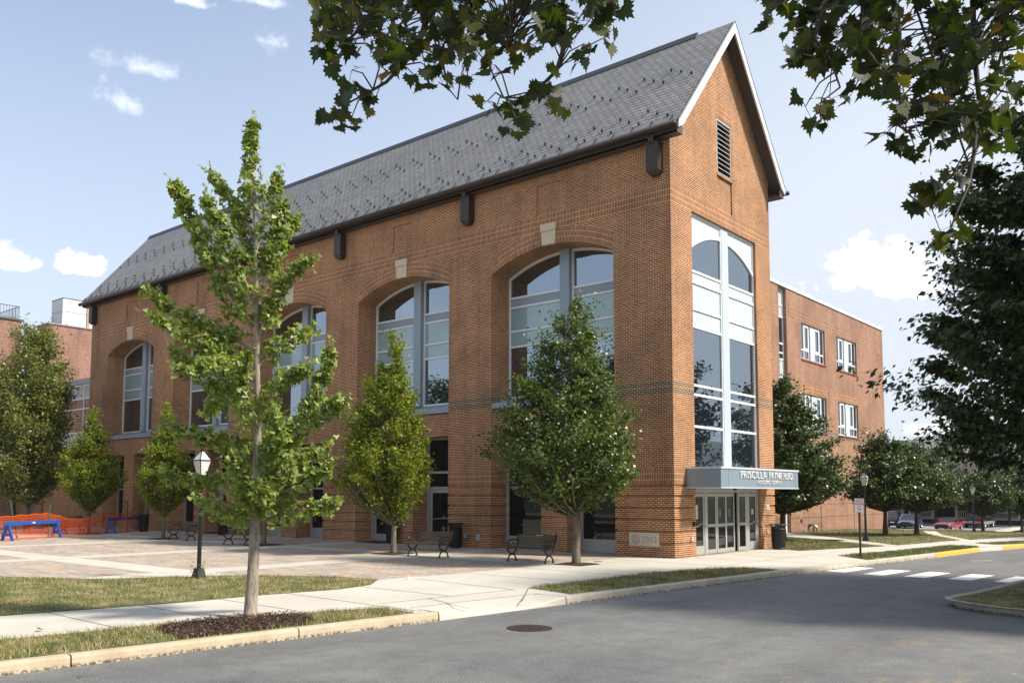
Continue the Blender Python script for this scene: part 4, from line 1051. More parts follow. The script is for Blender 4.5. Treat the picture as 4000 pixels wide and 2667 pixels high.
# ================================================================== FAR HOUSES, seen beyond the car park
MAROON = plain('maroon_siding', (.060, .012, .012), .8)
HWHITE = plain('house_white', (.55, .55, .52), .7)
SHING = plain('grey_shingle', (.10, .088, .08), .85, 0, .25, 3)
def porch_house(x0, x1, y, label, wallm, h=3.1):
    g = -1.36
    b = empty('porch_house'); tag(b, label, 'house', 'porch houses beyond the car park')
    MB().box(x0, x1, y+2.2, y+9, g, g+5.6).build('wall', wallm, b)
    MB().quad([(x0-.3, y-.3, g+h+.1), (x1+.3, y-.3, g+h+.1), (x1+.3, y+2.4, g+h+.9), (x0-.3, y+2.4, g+h+.9)]).box(x0-.3, x1+.3, y-.3, y+2.3, g+h-.12, g+h+.06).build('porch_roof', SHING, b)
    MB().quad([(x0-.4, y+1.8, g+5.4), (x1+.4, y+1.8, g+5.4), (x1+.4, y+5.6, g+8.2), (x0-.4, y+5.6, g+8.2)]).quad([(x0-.4, y+9.4, g+5.4), (x0-.4, y+5.6, g+8.2), (x1+.4, y+5.6, g+8.2), (x1+.4, y+9.4, g+5.4)]).build('roof', SHING, b)
    MB().box(x0, x1, y, y+2.2, g+.62, g+.76).build('porch_floor', HWHITE, b)
    lat = MB()
    for xx in np.arange(x0, x1, .3): lat.box(xx, xx+.12, y+.05, y+.08, g, g+.62)
    lat.build('porch_skirt', plain('skirt_grey', (.10, .10, .10), .9), b)
    n = max(2, int((x1-x0)/2.6)+1); xs_ = np.linspace(x0+.15, x1-.15, n)
    for xx in xs_: MB().box(xx-.12, xx+.12, y+.05, y+.29, g+.76, g+h-.12).build('porch_column', HWHITE, b)
    ra = MB()
    for i, (p, q) in enumerate(zip(xs_[:-1], xs_[1:])):
        if i == n//2-1: continue
        ra.box(p, q, y+.13, y+.2, g+1.52, g+1.60); ra.box(p, q, y+.13, y+.2, g+.86, g+.92)
        for xx in np.arange(p+.16, q-.1, .2): ra.box(xx-.03, xx+.03, y+.14, y+.19, g+.92, g+1.52)
    ra.build('railing', HWHITE, b)
    for xx in np.linspace(x0+1.2, x1-1.2, max(2, int((x1-x0)/3))):
        w_ = MB(); w_.box(xx-.5, xx+.5, y+2.1, y+2.2, g+1.3, g+2.8); wo_ = w_.build('window', HWHITE, b); MB().box(xx-.4, xx+.4, y+2.08, y+2.1, g+1.4, g+2.7).build('pane', GLASS_G, wo_)
    return b
porch_house(-27, -17.2, 86.0, 'dark maroon house with white porch rail, behind the blue saloon', MAROON)
porch_house(-16.6, -8.6, 85.6, 'dark house with white porch posts, behind the red roadster and pickup', plain('dark_siding', (.035, .02, .018), .8))
porch_house(-8.0, 1.5, 85.0, 'dark maroon house with white porch rail, nearest the right edge', MAROON)
gh = empty('gabled_house'); tag(gh, 'white gabled house whose roof shows above the lindens', 'house')
MB().box(-24, -14, 116, 126, -1.4, 6.4).quad([(-24, 115.99, 6.4), (-14, 115.99, 6.4), (-19, 115.99, 9.4)]).build('wall', HWHITE, gh)
MB().quad([(-24.6, 115.4, 6.15), (-19, 115.4, 9.75), (-19, 127, 9.75), (-24.6, 127, 6.15)]).quad([(-13.4, 115.4, 6.15), (-13.4, 127, 6.15), (-19, 127, 9.75), (-19, 115.4, 9.75)]).build('roof', SHING, gh)
MB().box(-32, -24, 117, 125, -1.4, 6.2).quad([(-32.2, 116.4, 6.1), (-23.6, 116.4, 6.1), (-23.6, 121, 8.9), (-32.2, 121, 8.9)]).build('side_wing', SHING, gh)

# ================================================================== CARS
TYRE = plain('tyre_rubber', (.012, .012, .012), .85)
RIM = plain('alloy_rim', (.50, .50, .50), .3, .8)
LAMPG = plain('headlamp_glass', (.60, .62, .62), .12, .3)
CHROME = plain('chrome_trim', (.6, .6, .6), .2, .9)
CARGL = glass('car_glass', (.02, .025, .028), 1.7)
def paint(name, col): return plain(name, col, .22, .25, .04, 3., **{'Coat Weight': .8, 'Coat Roughness': .05})
def car(name, label, cat, loc, heading, L, Wd, H, pm, hood, cowl, rear, deck, belt, hoodz, deckz, clear=.17, wheel_r=.32, bed=False):
    """hood/cowl/rear/deck: metres from the front where windscreen starts, roof starts, roof ends, rear deck starts"""
    root = empty(name, loc, heading); tag(root, label, cat, 'vehicles in the car park')
    xf = L/2; hw = Wd/2
    def X(d): return xf-d
    st = [(0.0, .42, .60, .80), (.12, .30, hoodz-.16, .93), (.5, clear, hoodz-.05, .98), (hood*.7, clear, hoodz, 1.0), (hood, clear, belt-.03, 1.0), ((hood+rear)/2, clear, belt, 1.0), (deck, clear, max(deckz, belt-.05) if not bed else belt, 1.0), (L-.5, clear+.03, deckz, .98), (L-.1, .30, deckz-.06, .93), (L, .42, deckz-.25, .82)]
    b = MB(); rows = []
    for d, zb, zt, wf in st:
        w_ = hw*wf
        half = [(w_*.86, zb), (w_*.98, zb+.12), (w_, zb+(zt-zb)*.55), (w_*.95, zt-.06), (w_*.80, zt)]
        rows.append([(X(d), y, z) for y, z in half]+[(X(d), -y, z) for y, z in half[::-1]])
    n = len(rows[0])
    for a, c in zip(rows[:-1], rows[1:]):
        for k in range(n): b.quad([a[k], a[(k+1) % n], c[(k+1) % n], c[k]][::-1])
    b.quad(rows[0]); b.quad(rows[-1][::-1])
    for wx in (X(L*.19), X(L*.80)):
        for s_ in (-1, 1):   # wheel-arch lips
            b.tube([(wx+math.cos(a)*(wheel_r+.05), s_*(hw-.01), wheel_r+math.sin(a)*(wheel_r+.05)) for a in np.linspace(-.2, math.pi+.2, 11)], .035, 5)
    body = b.build('body', pm, root, smooth=False, bevel=.03)
    # glasshouse
    gr_ = MB(); tw_ = hw*.74; bw_ = hw*.90
    lo = [(X(hood), bw_, belt-.02), (X(deck), bw_, belt-.03)]; hi = [(X(cowl), tw_, H-.05), (X(rear), tw_, H-.06)]
    def q(a, s1, c, s2): pass
    for s_ in (1, -1): gr_.quad([(lo[0][0], s_*lo[0][1], lo[0][2]), (lo[1][0], s_*lo[1][1], lo[1][2]), (hi[1][0], s_*hi[1][1], hi[1][2]), (hi[0][0], s_*hi[0][1], hi[0][2])][::s_])
    for i in (0, 1): gr_.quad([(lo[i][0], -lo[i][1], lo[i][2]), (lo[i][0], lo[i][1], lo[i][2]), (hi[i][0], hi[i][1], hi[i][2]), (hi[i][0], -hi[i][1], hi[i][2])])
    gr_.build('window', CARGL, root)
    rf_ = MB(); rf_.quad([(hi[0][0]+.06, -tw_, H-.06), (hi[0][0]+.06, tw_, H-.06), (hi[0][0]-.25, tw_*.97, H), (hi[0][0]-.25, -tw_*.97, H)]); rf_.quad([(hi[0][0]-.25, -tw_*.97, H), (hi[0][0]-.25, tw_*.97, H), (hi[1][0]+.15, tw_*.97, H), (hi[1][0]+.15, -tw_*.97, H)]); rf_.quad([(hi[1][0]+.15, -tw_*.97, H), (hi[1][0]+.15, tw_*.97, H), (hi[1][0]-.06, tw_, H-.07), (hi[1][0]-.06, -tw_, H-.07)])
    for s_ in (1, -1):
        rf_.tube([(lo[0][0], s_*bw_, belt), (hi[0][0], s_*tw_, H-.05), (hi[1][0], s_*tw_, H-.06), (lo[1][0], s_*bw_, belt)], .035, 5)
        mx = (hood+deck)/2; rf_.tube([(X(mx+.1), s_*bw_*1.0, belt-.02), (X((cowl+rear)/2+.1), s_*tw_*1.0, H-.06)], .03, 5)
    rf_.build('roof', pm, root)
    for wx in (X(L*.19), X(L*.80)):
        for s_ in (-1, 1):
            t_ = MB(); t_.lathe((0, 0, 0), [(wheel_r*.62, -.1), (wheel_r*.93, -.1), (wheel_r, -.06), (wheel_r, .06), (wheel_r*.93, .1), (wheel_r*.62, .1)], 22); t_.v = [(wx+x, s_*(hw-.13)+z, wheel_r+y) for x, y, z in t_.v]
            wo_ = t_.build('wheel', TYRE, root); r_ = MB(); r_.lathe((0, 0, 0), [(0, .07), (wheel_r*.2, .075), (wheel_r*.55, .06), (wheel_r*.63, .09)], 22); r_.v = [(wx+x, s_*(hw-.13)+s_*z, wheel_r+y) for x, y, z in r_.v]; r_.build('rim', RIM, wo_)
    for s_ in (-1, 1):
        h_ = MB(); h_.box(X(.22), X(-.0)-.015, s_*hw*.50, s_*hw*.86, hoodz-.30, hoodz-.15); h_.build('headlight', LAMPG, root)
        t2 = MB(); t2.box(X(L-.10), X(L)-.015, s_*hw*.60, s_*hw*.88, deckz-.33, deckz-.1); t2.build('tail_light', plain('tail_red', (.35, .01, .01), .3), root)
        m_ = MB(); m_.box(X(hood+.28), X(hood+.14), s_*(hw-.02), s_*(hw+.17), belt-.02, belt+.12); m_.build('wing_mirror', pm, root, bevel=.02)
    g_ = MB(); g_.box(X(.05), X(-.025), -hw*.42, hw*.42, hoodz-.30, hoodz-.16); g_.box(X(.05), X(-.03), -hw*.6, hw*.6, .26, .42); g_.build('grille', BLACK, root)
    MB().box(X(L-.05), X(L)-.02, -.26, .26, deckz-.52, deckz-.38).build('number_plate', plain('plate_white', (.6, .6, .58), .5), root)
    return root
cdir = math.atan2(CAM[1]-68, CAM[0]+10)
BLUE = paint('dark_blue_paint', (.030, .055, .115)); REDP = paint('crimson_paint', (.30, .010, .022)); GREENB = paint('dark_green_paint', (.012, .024, .022)); BLK = paint('black_paint', (.010, .010, .012))
Y0 = -1.355
car('saloon_car', 'dark blue four door saloon parked facing the lawn', 'car', (-12.35, 71.1, Y0), cdir-.17, 4.6, 1.82, 1.45, BLUE, 1.15, 1.95, 3.3, 3.85, .93, .86, .95)
rd = car('roadster_car', 'small crimson roadster with dark hood parked facing the lawn', 'car', (-8.2, 69.3, Y0), cdir-.36, 3.98, 1.69, 1.22, REDP, 1.35, 1.85, 2.5, 2.95, .84, .74, .84, wheel_r=.29)
for ch_ in rd.children:
    if ch_.name.startswith('roof'): ch_.data = ch_.data.copy(); ch_.data.materials[0] = plain('dark_soft_top', (.05, .02, .018), .8)
tk = car('pickup_truck', 'dark green pickup seen from behind, silver bumper and lower side', 'truck', (-7.2, 77.6, Y0), cdir+math.pi-.28, 5.6, 1.98, 1.86, GREENB, 1.35, 1.95, 2.9, 3.35, 1.12, 1.05, 1.15, clear=.3, wheel_r=.40, bed=True)
bm_ = MB(); bm_.box(-2.92, -2.78, -.93, .93, .52, .74); bm_.build('rear_bumper', CHROME, tk); MB().box(-2.6, 2.3, .985, 1.0, .42, .72).box(-2.6, 2.3, -1.0, -.985, .42, .72).build('side_cladding', plain('silver_cladding', (.42, .40, .36), .35, .5), tk)
car('estate_car', 'black estate half hidden at the corner of the brick wing', 'car', (-15.2, 72.2, Y0), cdir+math.pi+.35, 4.7, 1.9, 1.74, BLK, 1.2, 1.7, 3.9, 4.3, 1.05, 1.0, 1.05, clear=.22, wheel_r=.37)
# ================================================================== STREET FURNITURE
IRON = BLACK
def bench_proto():
    r = empty('park_bench')
    s = MB()
    for i in range(6):
        y = -.25+.082*i; z = .445-.012*math.sin(i/5*math.pi)*1.5+ (0.004*i)
        s.box(-.80, .80, y-.033, y+.033, z-.014, z+.014)
    s.build('seat', WOOD, r)
    b = MB()
    for i in range(5):
        f = (i+.4)/5; y = .215+.13*f; z = .50+.36*f
        b.box(-.80, .80, -.013, .013, -.031, .031, T=lambda a, c, d: (a, y+c*.94+d*.34, z+d*.94-c*.34))
    b.build('backrest', WOOD, r)
    for sx_ in (-.74, .74):
        l = MB(); T = lambda pts, rad_: l.tube([(sx_, y, z) for y, z in pts], rad_, 7)
        T([(-.27, .0), (-.255, .08), (-.20, .17), (-.10, .225), (.0, .225), (.10, .17), (.155, .08), (.17, .0)], .026)
        T([(-.29, .42), (-.25, .33), (-.15, .26), (-.05, .235), (.06, .26), (.15, .33), (.20, .45), (.25, .60), (.345, .90)], .024)
        T([(-.29, .42), (-.1, .425), (.20, .45)], .02)
        T([(.27, .66), (.15, .68), (-.05, .68), (-.20, .66), (-.28, .60), (-.29, .52), (-.23, .48), (-.17, .51), (-.17, .57), (-.21, .58)], .021)
        T([(-.12, .44), (-.06, .52), (-.02, .58), (.05, .59), (.07, .53), (.03, .50)], .015)
        l.box(sx_-.035, sx_+.035, -.305, -.235, 0, .03); l.box(sx_-.035, sx_+.035, .135, .205, 0, .03)
        l.build('leg', IRON, r)
    MB().tube([(-.74, -.05, .235), (.74, -.05, .235)], .012, 6).build('stretcher', IRON, r)
    return r
b0 = bench_proto()
BL = [(-2.74, -4.32, 0.03, 'iron and slat bench beside the pear tree, small plaque on its back'), (-6.95, -4.72, .03, 'iron and slat bench just right of the second plaza tree'),
      (-18.05, -5.0, .02, 'iron and slat bench partly behind the ginkgo trunk'), (-23.2, -4.65, .02, 'iron and slat bench beside the thin hornbeam with the bare trunk'),
      (-33.2, -5.25, .25, 'bench tinted by the orange netting, nearer the corner pier'), (-37.0, -5.6, .25, 'bench tinted by the orange netting, the farther one behind the blue barrier')]
for i, (x, y, a, lab) in enumerate(BL):
    o = b0 if i == 0 else copy_tree(b0); o.location = (x, y, .004); o.rotation_euler.z = a
    tag(o, lab, 'bench', 'benches round the plaza')
MB().box(-.13, .13, -.004, .004, -.022, .022, T=lambda a, b, c: (a+.1, .322+b, .825+c)).build('plaque', plain('plaque_metal', (.55, .5, .4), .35, .5), b0)

def bin_proto():
    r = empty('litter_bin'); body = MB()
    for k in range(34):
        a = 2*math.pi*k/34; c, s = math.cos(a), math.sin(a)
        pts = [(.245, .06), (.265, .35), (.275, .80), (.29, .90), (.325, .96)]
        for (r0, z0), (r1, z1) in zip(pts[:-1], pts[1:]):
            tx, ty = -s*.017, c*.017
            body.quad([(r0*c-tx, r0*s-ty, z0), (r0*c+tx, r0*s+ty, z0), (r1*c+tx, r1*s+ty, z1), (r1*c-tx, r1*s-ty, z1)])
    for z, rr in ((.06, .25), (.80, .28), (.97, .33)): body.tube([(rr*math.cos(a), rr*math.sin(a), z) for a in np.linspace(0, 2*math.pi, 25)], .016, 6, False)
    body.lathe((0, 0, 0), [(.0, .0), (.2, 0), (.2, .06), (0, .06)], 16)
    body.build('body', IRON, r)
    MB().lathe((0, 0, 0), [(.235, .08), (.25, .82), (.24, .83), (.0, .80)], 20).build('liner', plain('bin_liner', (.006, .006, .006), .7), r)
    return r
n0 = bin_proto()
for i, (x, y, lab) in enumerate([(-9.62, -.58, 'black slatted litter bin against the pier behind the second bench'), (.62, 7.05, 'black slatted litter bin by the entrance at the gable corner'), (-13.75, -.25, 'black slatted litter bin half hidden behind a plaza tree trunk'),
                                 (-33.45, -1.25, 'black slatted litter bin at the end of the orange netting'), (-26.4, -.6, 'black litter bin in the shaded doorway bay behind the bench')]):
    o = n0 if i == 0 else copy_tree(n0); o.location = (x, y, .003); tag(o, lab, 'litter bin', 'black litter bins')

FROST = plain('frosted_lamp_glass', (.62, .62, .60), .35, 0, .04)
LTOP = plain('lamp_cap_white', (.68, .69, .70), .4, 0, .03)
def lamp_proto():
    r = empty('street_lamp')
    MB().frustum((0, 0, -.02), .14, .14, (0, 0, .24), .09, .09).box(-.096, .096, -.096, .096, .24, .26).build('base', plain('cast_base_black', (.022, .023, .025), .6), r)
    MB().tube([(0, 0, .25), (0, 0, 1.4), (0, 0, 2.55)], [.055, .05, .045], 10).lathe((0, 0, 2.5), [(.045, 0), (.06, .03), (.05, .07), (.085, .10), (.085, .13), (0, .13)], 12).build('pole', IRON, r, smooth=False)
    h = MB(); h.frustum((0, 0, 2.63), .078, .078, (0, 0, 3.02), .162, .162); lt_ = h.build('lantern', FROST, r)
    e = MB()
    for i, j in ((-1, -1), (1, -1), (1, 1), (-1, 1)): e.tube([(i*.08, j*.08, 2.62), (i*.164, j*.164, 3.02), (i*.025, j*.025, 3.27)], .012, 5)
    for z, w_ in ((2.63, .081), (3.02, .166)):
        for a, b in (((-1, -1), (1, -1)), ((1, -1), (1, 1)), ((1, 1), (-1, 1)), ((-1, 1), (-1, -1))): e.tube([(a[0]*w_, a[1]*w_, z), (b[0]*w_, b[1]*w_, z)], .016, 5)
    e.lathe((0, 0, 3.25), [(.045, 0), (.05, .03), (.02, .06), (.03, .09), (0, .12)], 10)
    e.build('lantern_frame', IRON, lt_)
    MB().frustum((0, 0, 3.03), .154, .154, (0, 0, 3.26), .022, .022).build('cap', LTOP, r)
    return r
l0 = lamp_proto()
for i, (x, y, a, s, lab) in enumerate([(-5.88, -14.05, .1, 1.0, 'black lamp post rising from the lawn behind the ginkgo'), (1.23, 15.49, .1, .97, 'black lamp post behind the no parking sign'), (.75, 38.6, .1, .97, 'black lamp post far along the walk, before the pickup')]):
    o = l0 if i == 0 else copy_tree(l0); o.location = (x, y, gz(y)); o.rotation_euler.z = a; o.scale = (s, s, s); tag(o, lab, 'street lamp', 'black lamp posts with square lanterns')

sgn_ = empty('parking_sign', (4.6, 4.56, 0)); tag(sgn_, 'small white no parking sign on a dark post beside the curb', 'road sign')
MB().box(-.03, .03, -.025, .025, -.1, 1.78).build('post', plain('dark_post', (.030, .030, .026), .6), sgn_)
v = (CAM-np.array([4.6, 4.56, 0])); va = math.atan2(v[1], v[0])+.18
Rz = Matrix.Rotation(va, 4, 'Z')
pl = MB(); pl.box(.03, .036, -.155, .155, 1.55, 2.02); po = pl.build('sign_plate', plain('sign_white', (.74, .74, .70), .45, 0, .04), sgn_, bevel=.0); po.matrix_local = Rz
bd = MB()
RT_ = [(-.14, 1.57), (.14, 1.57), (.14, 2.0), (-.14, 2.0)]
for a, b in zip(RT_, RT_[1:]+RT_[:1]): bd.tube([(.037, a[0], a[1]), (.037, b[0], b[1])], .004, 4)
bo = bd.build('sign_border', plain('sign_red', (.42, .03, .03), .5), sgn_); bo.matrix_local = Rz
SR = MATS['sign_red']
for z, tx, sz in ((1.925, 'NO', .13), (1.83, 'PARKING', .088), (1.735, 'ANY', .075), (1.65, 'TIME', .075)):
    o = text('lettering', tx, sz, SR, None, Matrix.Identity(4), .001, 1.0, .001); o.parent = sgn_; o.matrix_local = Rz @ facing((.0385, 0, z), (0, 1, 0), (0, 0, 1))

# blue police-style barriers, orange netting and its green posts
BLUEP = plain('barrier_blue', (.012, .085, .36), .5, 0, .12)
def barrier(p, q, label):
    p = Vector((*p, 0)); q = Vector((*q, 0)); L_ = (q-p).length
    r = empty('barrier', (p+q)/2, math.atan2(q.y-p.y, q.x-p.x)); tag(r, label, 'barrier', 'blue timber barriers')
    MB().box(-L_/2-.12, L_/2+.12, -.025, .025, .70, .86).build('beam', BLUEP, r)
    mk = MB()
    text('marking', 'N', .11, LETTER, r, Matrix.Identity(4), .002); o = [c for c in r.children if c.name.startswith('marking')][-1]; o.matrix_local = facing((-.05, -.0275, .78), (1, 0, 0), (0, 0, 1))
    d_ = MB(); d_.lathe((0, 0, 0), [(0, 0), (.045, 0), (.045, .004), (0, .004)], 14); d_.v = [(.06+x, -.026-z, .78+y) for x, y, z in d_.v]; d_.build('marking', LETTER, r)
    for s_ in (-1, 1):
        l = MB(); x = s_*(L_/2-.12)
        for t_ in (-1, 1): l.quad([(x-.045, t_*.33, 0), (x+.045, t_*.33, 0), (x+.045, t_*.06, .74), (x-.045, t_*.06, .74)]).quad([(x-.045, t_*.22, 0), (x+.045, t_*.22, 0), (x+.045, t_*-.03, .74), (x-.045, t_*-.03, .74)]).quad([(x-.045, t_*.33, 0), (x-.045, t_*.22, 0), (x-.045, t_*-.03, .74), (x-.045, t_*.06, .74)]).quad([(x+.045, t_*.33, 0), (x+.045, t_*.22, 0), (x+.045, t_*-.03, .74), (x+.045, t_*.06, .74)])
        l.box(x+s_*.045, x+s_*.075, -.26, .26, .22, .34); l.box(x+s_*.045, x+s_*.075, -.13, .13, .58, .70)
        l.box(x-.045, x+.045, -.06, .06, .62, .72)
        l.build('trestle', BLUEP, r)
    return r
barrier((-28.45, -10.35), (-30.15, -7.35), 'blue timber barrier in front of the netting at the left edge')
barrier((-32.15, -3.85), (-34.3, -.95), 'blue timber barrier next to the litter bin by the corner pier')
NETM = plain('orange_plastic_net', (.62, .085, .012), .5, 0, .15)
NP = [(-27.4, -13.4), (-28.3, -11.4), (-29.16, -9.41), (-30.07, -7.85), (-30.87, -6.51), (-31.2, -5.5), (-31.7, -4.5), (-33.3, -2.2), (-34.9, -.25)]
NH = [.98, 1.02, 1.12, 1.18, .86, .84, 1.06, 1.08, 1.22]
seg = np.r_[0, np.cumsum([math.dist(a, b) for a, b in zip(NP[:-1], NP[1:])])]
def nets(s_, h):
    x = np.interp(s_, seg, [p[0] for p in NP]); y = np.interp(s_, seg, [p[1] for p in NP]); H_ = np.interp(s_, seg, NH)
    wv = .05*math.sin(s_*5.1+h*3)*(1-h*.5)
    return (x+wv*.8, y+wv*.5, .02+h*(H_-.02)+.02*math.sin(s_*7+h*9))
nb = MB(); ns = int(seg[-1]/.062)
for i in range(ns):
    s_ = seg[-1]*i/ns
    hs = np.linspace(0, 1, 7)
    for h0, h1 in zip(hs[:-1], hs[1:]): nb.quad([nets(s_, h0), nets(s_+.016, h0), nets(s_+.016, h1), nets(s_, h1)])
for j in range(17):
    h = j/16; hw_ = .012 if 0 < j < 16 else .035
    for i in range(0, ns, 2):
        s0, s1 = seg[-1]*i/ns, seg[-1]*min(ns, i+2)/ns
        nb.quad([nets(s0, h), nets(s1, h), nets(s1, h+hw_/1.05), nets(s0, h+hw_/1.05)])
tag(nb.build('netting', NETM), 'sagging orange plastic safety netting strung across the plaza', 'netting')
GP = plain('green_post', (.035, .115, .070), .6, 0, .2)
for i, (x, y, h, lx, ly, lab) in enumerate([(-29.05, -9.62, 1.85, .10, -.42, 'leaning green steel post at the left end of the netting'), (-30.05, -7.83, 1.62, 0, .02, 'green steel post behind the right trestle of the left barrier'), (-33.2, -2.35, 1.75, -.02, .0, 'green steel post rising behind the second blue barrier'), (-34.2, -.95, 1.55, .0, .0, 'green steel post close to the litter bin and pier'), (-27.6, -13.1, 1.6, .1, 0, 'green steel post at the frame edge end of the netting')]):
    m_ = MB(); m_.tube([(0, 0, 0), (lx, ly, h)], .028, 5); m_.box(-.05, .05, -.012, .012, .12, .2); o = m_.build('net_post', GP); o.location = (x, y, 0); tag(o, lab, 'post', 'green netting posts')

mh = MB(); mh.lathe((0, 0, 0), [(.40, -.001), (.40, .004), (.36, .004), (.36, .001), (.34, .001), (.34, .005), (0, .005)], 36)
for i in range(-3, 4):
    for j in range(-3, 4):
        if i*i+j*j < 10: mh.box(i*.09-.03, i*.09+.03, j*.09-.03, j*.09+.03, .005, .009)
o = mh.build('manhole_cover', plain('cast_iron_rust', (.060, .042, .036), .6, .4, .3, 20)); o.location = (5.22, -14.32, -.148); tag(o, 'round cast iron manhole cover in the asphalt', 'manhole cover')
for (x, y, w_, d_, lab) in ((-15.1, .05, .85, .55, 'dark door mat outside the glass door of the second bay'), (-28.9, .2, .8, .5, 'dark door mat before a shaded door of the fourth bay')):
    tag(MB().box(x-w_, x+w_, y-d_, y+d_, .002, .02).build('door_mat', plain('mat_black', (.012, .011, .010), .95)), lab, 'door mat')
for (x, y, r_) in ((-2.05, -2.7, .13), (-14.0, -5.2, .14)): pass
tag(MB().lathe((-1.25, -2.75, .005), [(.15, 0), (.15, .003), (0, .004)], 20).build('drain_cover', plain('drain_dark', (.05, .045, .04), .7)), 'small dark drain cover in the concrete left of the cornerstone', 'drain cover')
lt_ = MB(); lt_.lathe((0, 0, 0), [(0, 0), (.05, .01), (.055, .05), (.03, .09), (0, .09)], 9); o = lt_.build('paper_cup', LETTER); o.location = (-1.5, -10.8, .02); o.rotation_euler = (1.3, 0, .4); tag(o, 'crumpled white paper cup lying where pavers meet concrete', 'litter')

# ================================================================== TREES
def rnd(n, k=3): return rng.normal(0, 1, (n, k))
def unit(a): return a/np.maximum(1e-9, np.linalg.norm(a, axis=1, keepdims=True))
SH_DIAMOND = np.array([(0, 0, 0), (.5, .42, .10), (0, 1, -.06), (-.5, .42, .10)])
SH_FAN = np.array([(0, 0, 0), (.30, .42, .06), (.62, .80, .14), (.30, 1.0, .02), (.05, .86, -.04), (-.05, .86, -.04), (-.30, 1.0, .02), (-.62, .80, .14), (-.30, .42, .06)])
SH_OVAL = np.array([(0, 0, 0), (.30, .25, .06), (.33, .6, .06), (0, 1, -.08), (-.33, .6, .06), (-.30, .25, .06)])
SH_NARROW = np.array([(0, 0, 0), (.20, .4, .05), (0, 1, -.1), (-.20, .4, .05)])
_pl = [(0, 0), (.16, .02), (.40, -.14), (.42, .02), (.62, .10), (.50, .20), (.66, .36), (.44, .36), (.46, .52), (.24, .50), (.26, .70), (.12, .68), (0, 1.0)]
SH_PLANE = np.array([(x, y, .12*abs(x)-.10*y*y) for x, y in _pl] + [(-x, y, .12*abs(x)-.10*y*y) for x, y in _pl[-2:0:-1]])
def leaves(name, C, Nrm, D, size, shape, material, parent, aspect=1.0):
    """C centres, Nrm normals, D growing directions"""
    n = len(C); D = unit(D - Nrm*np.sum(D*Nrm, 1, keepdims=True)); S = np.cross(D, Nrm)
    sz = (size*rng.uniform(.65, 1.25, n))[:, None, None]
    sh = shape[None]; V = C[:, None]+sz*(S[:, None]*sh[:, :, :1]*aspect+D[:, None]*sh[:, :, 1:2]+Nrm[:, None]*sh[:, :, 2:3])
    return fast_mesh(name, V, shape.shape[0], material, parent)
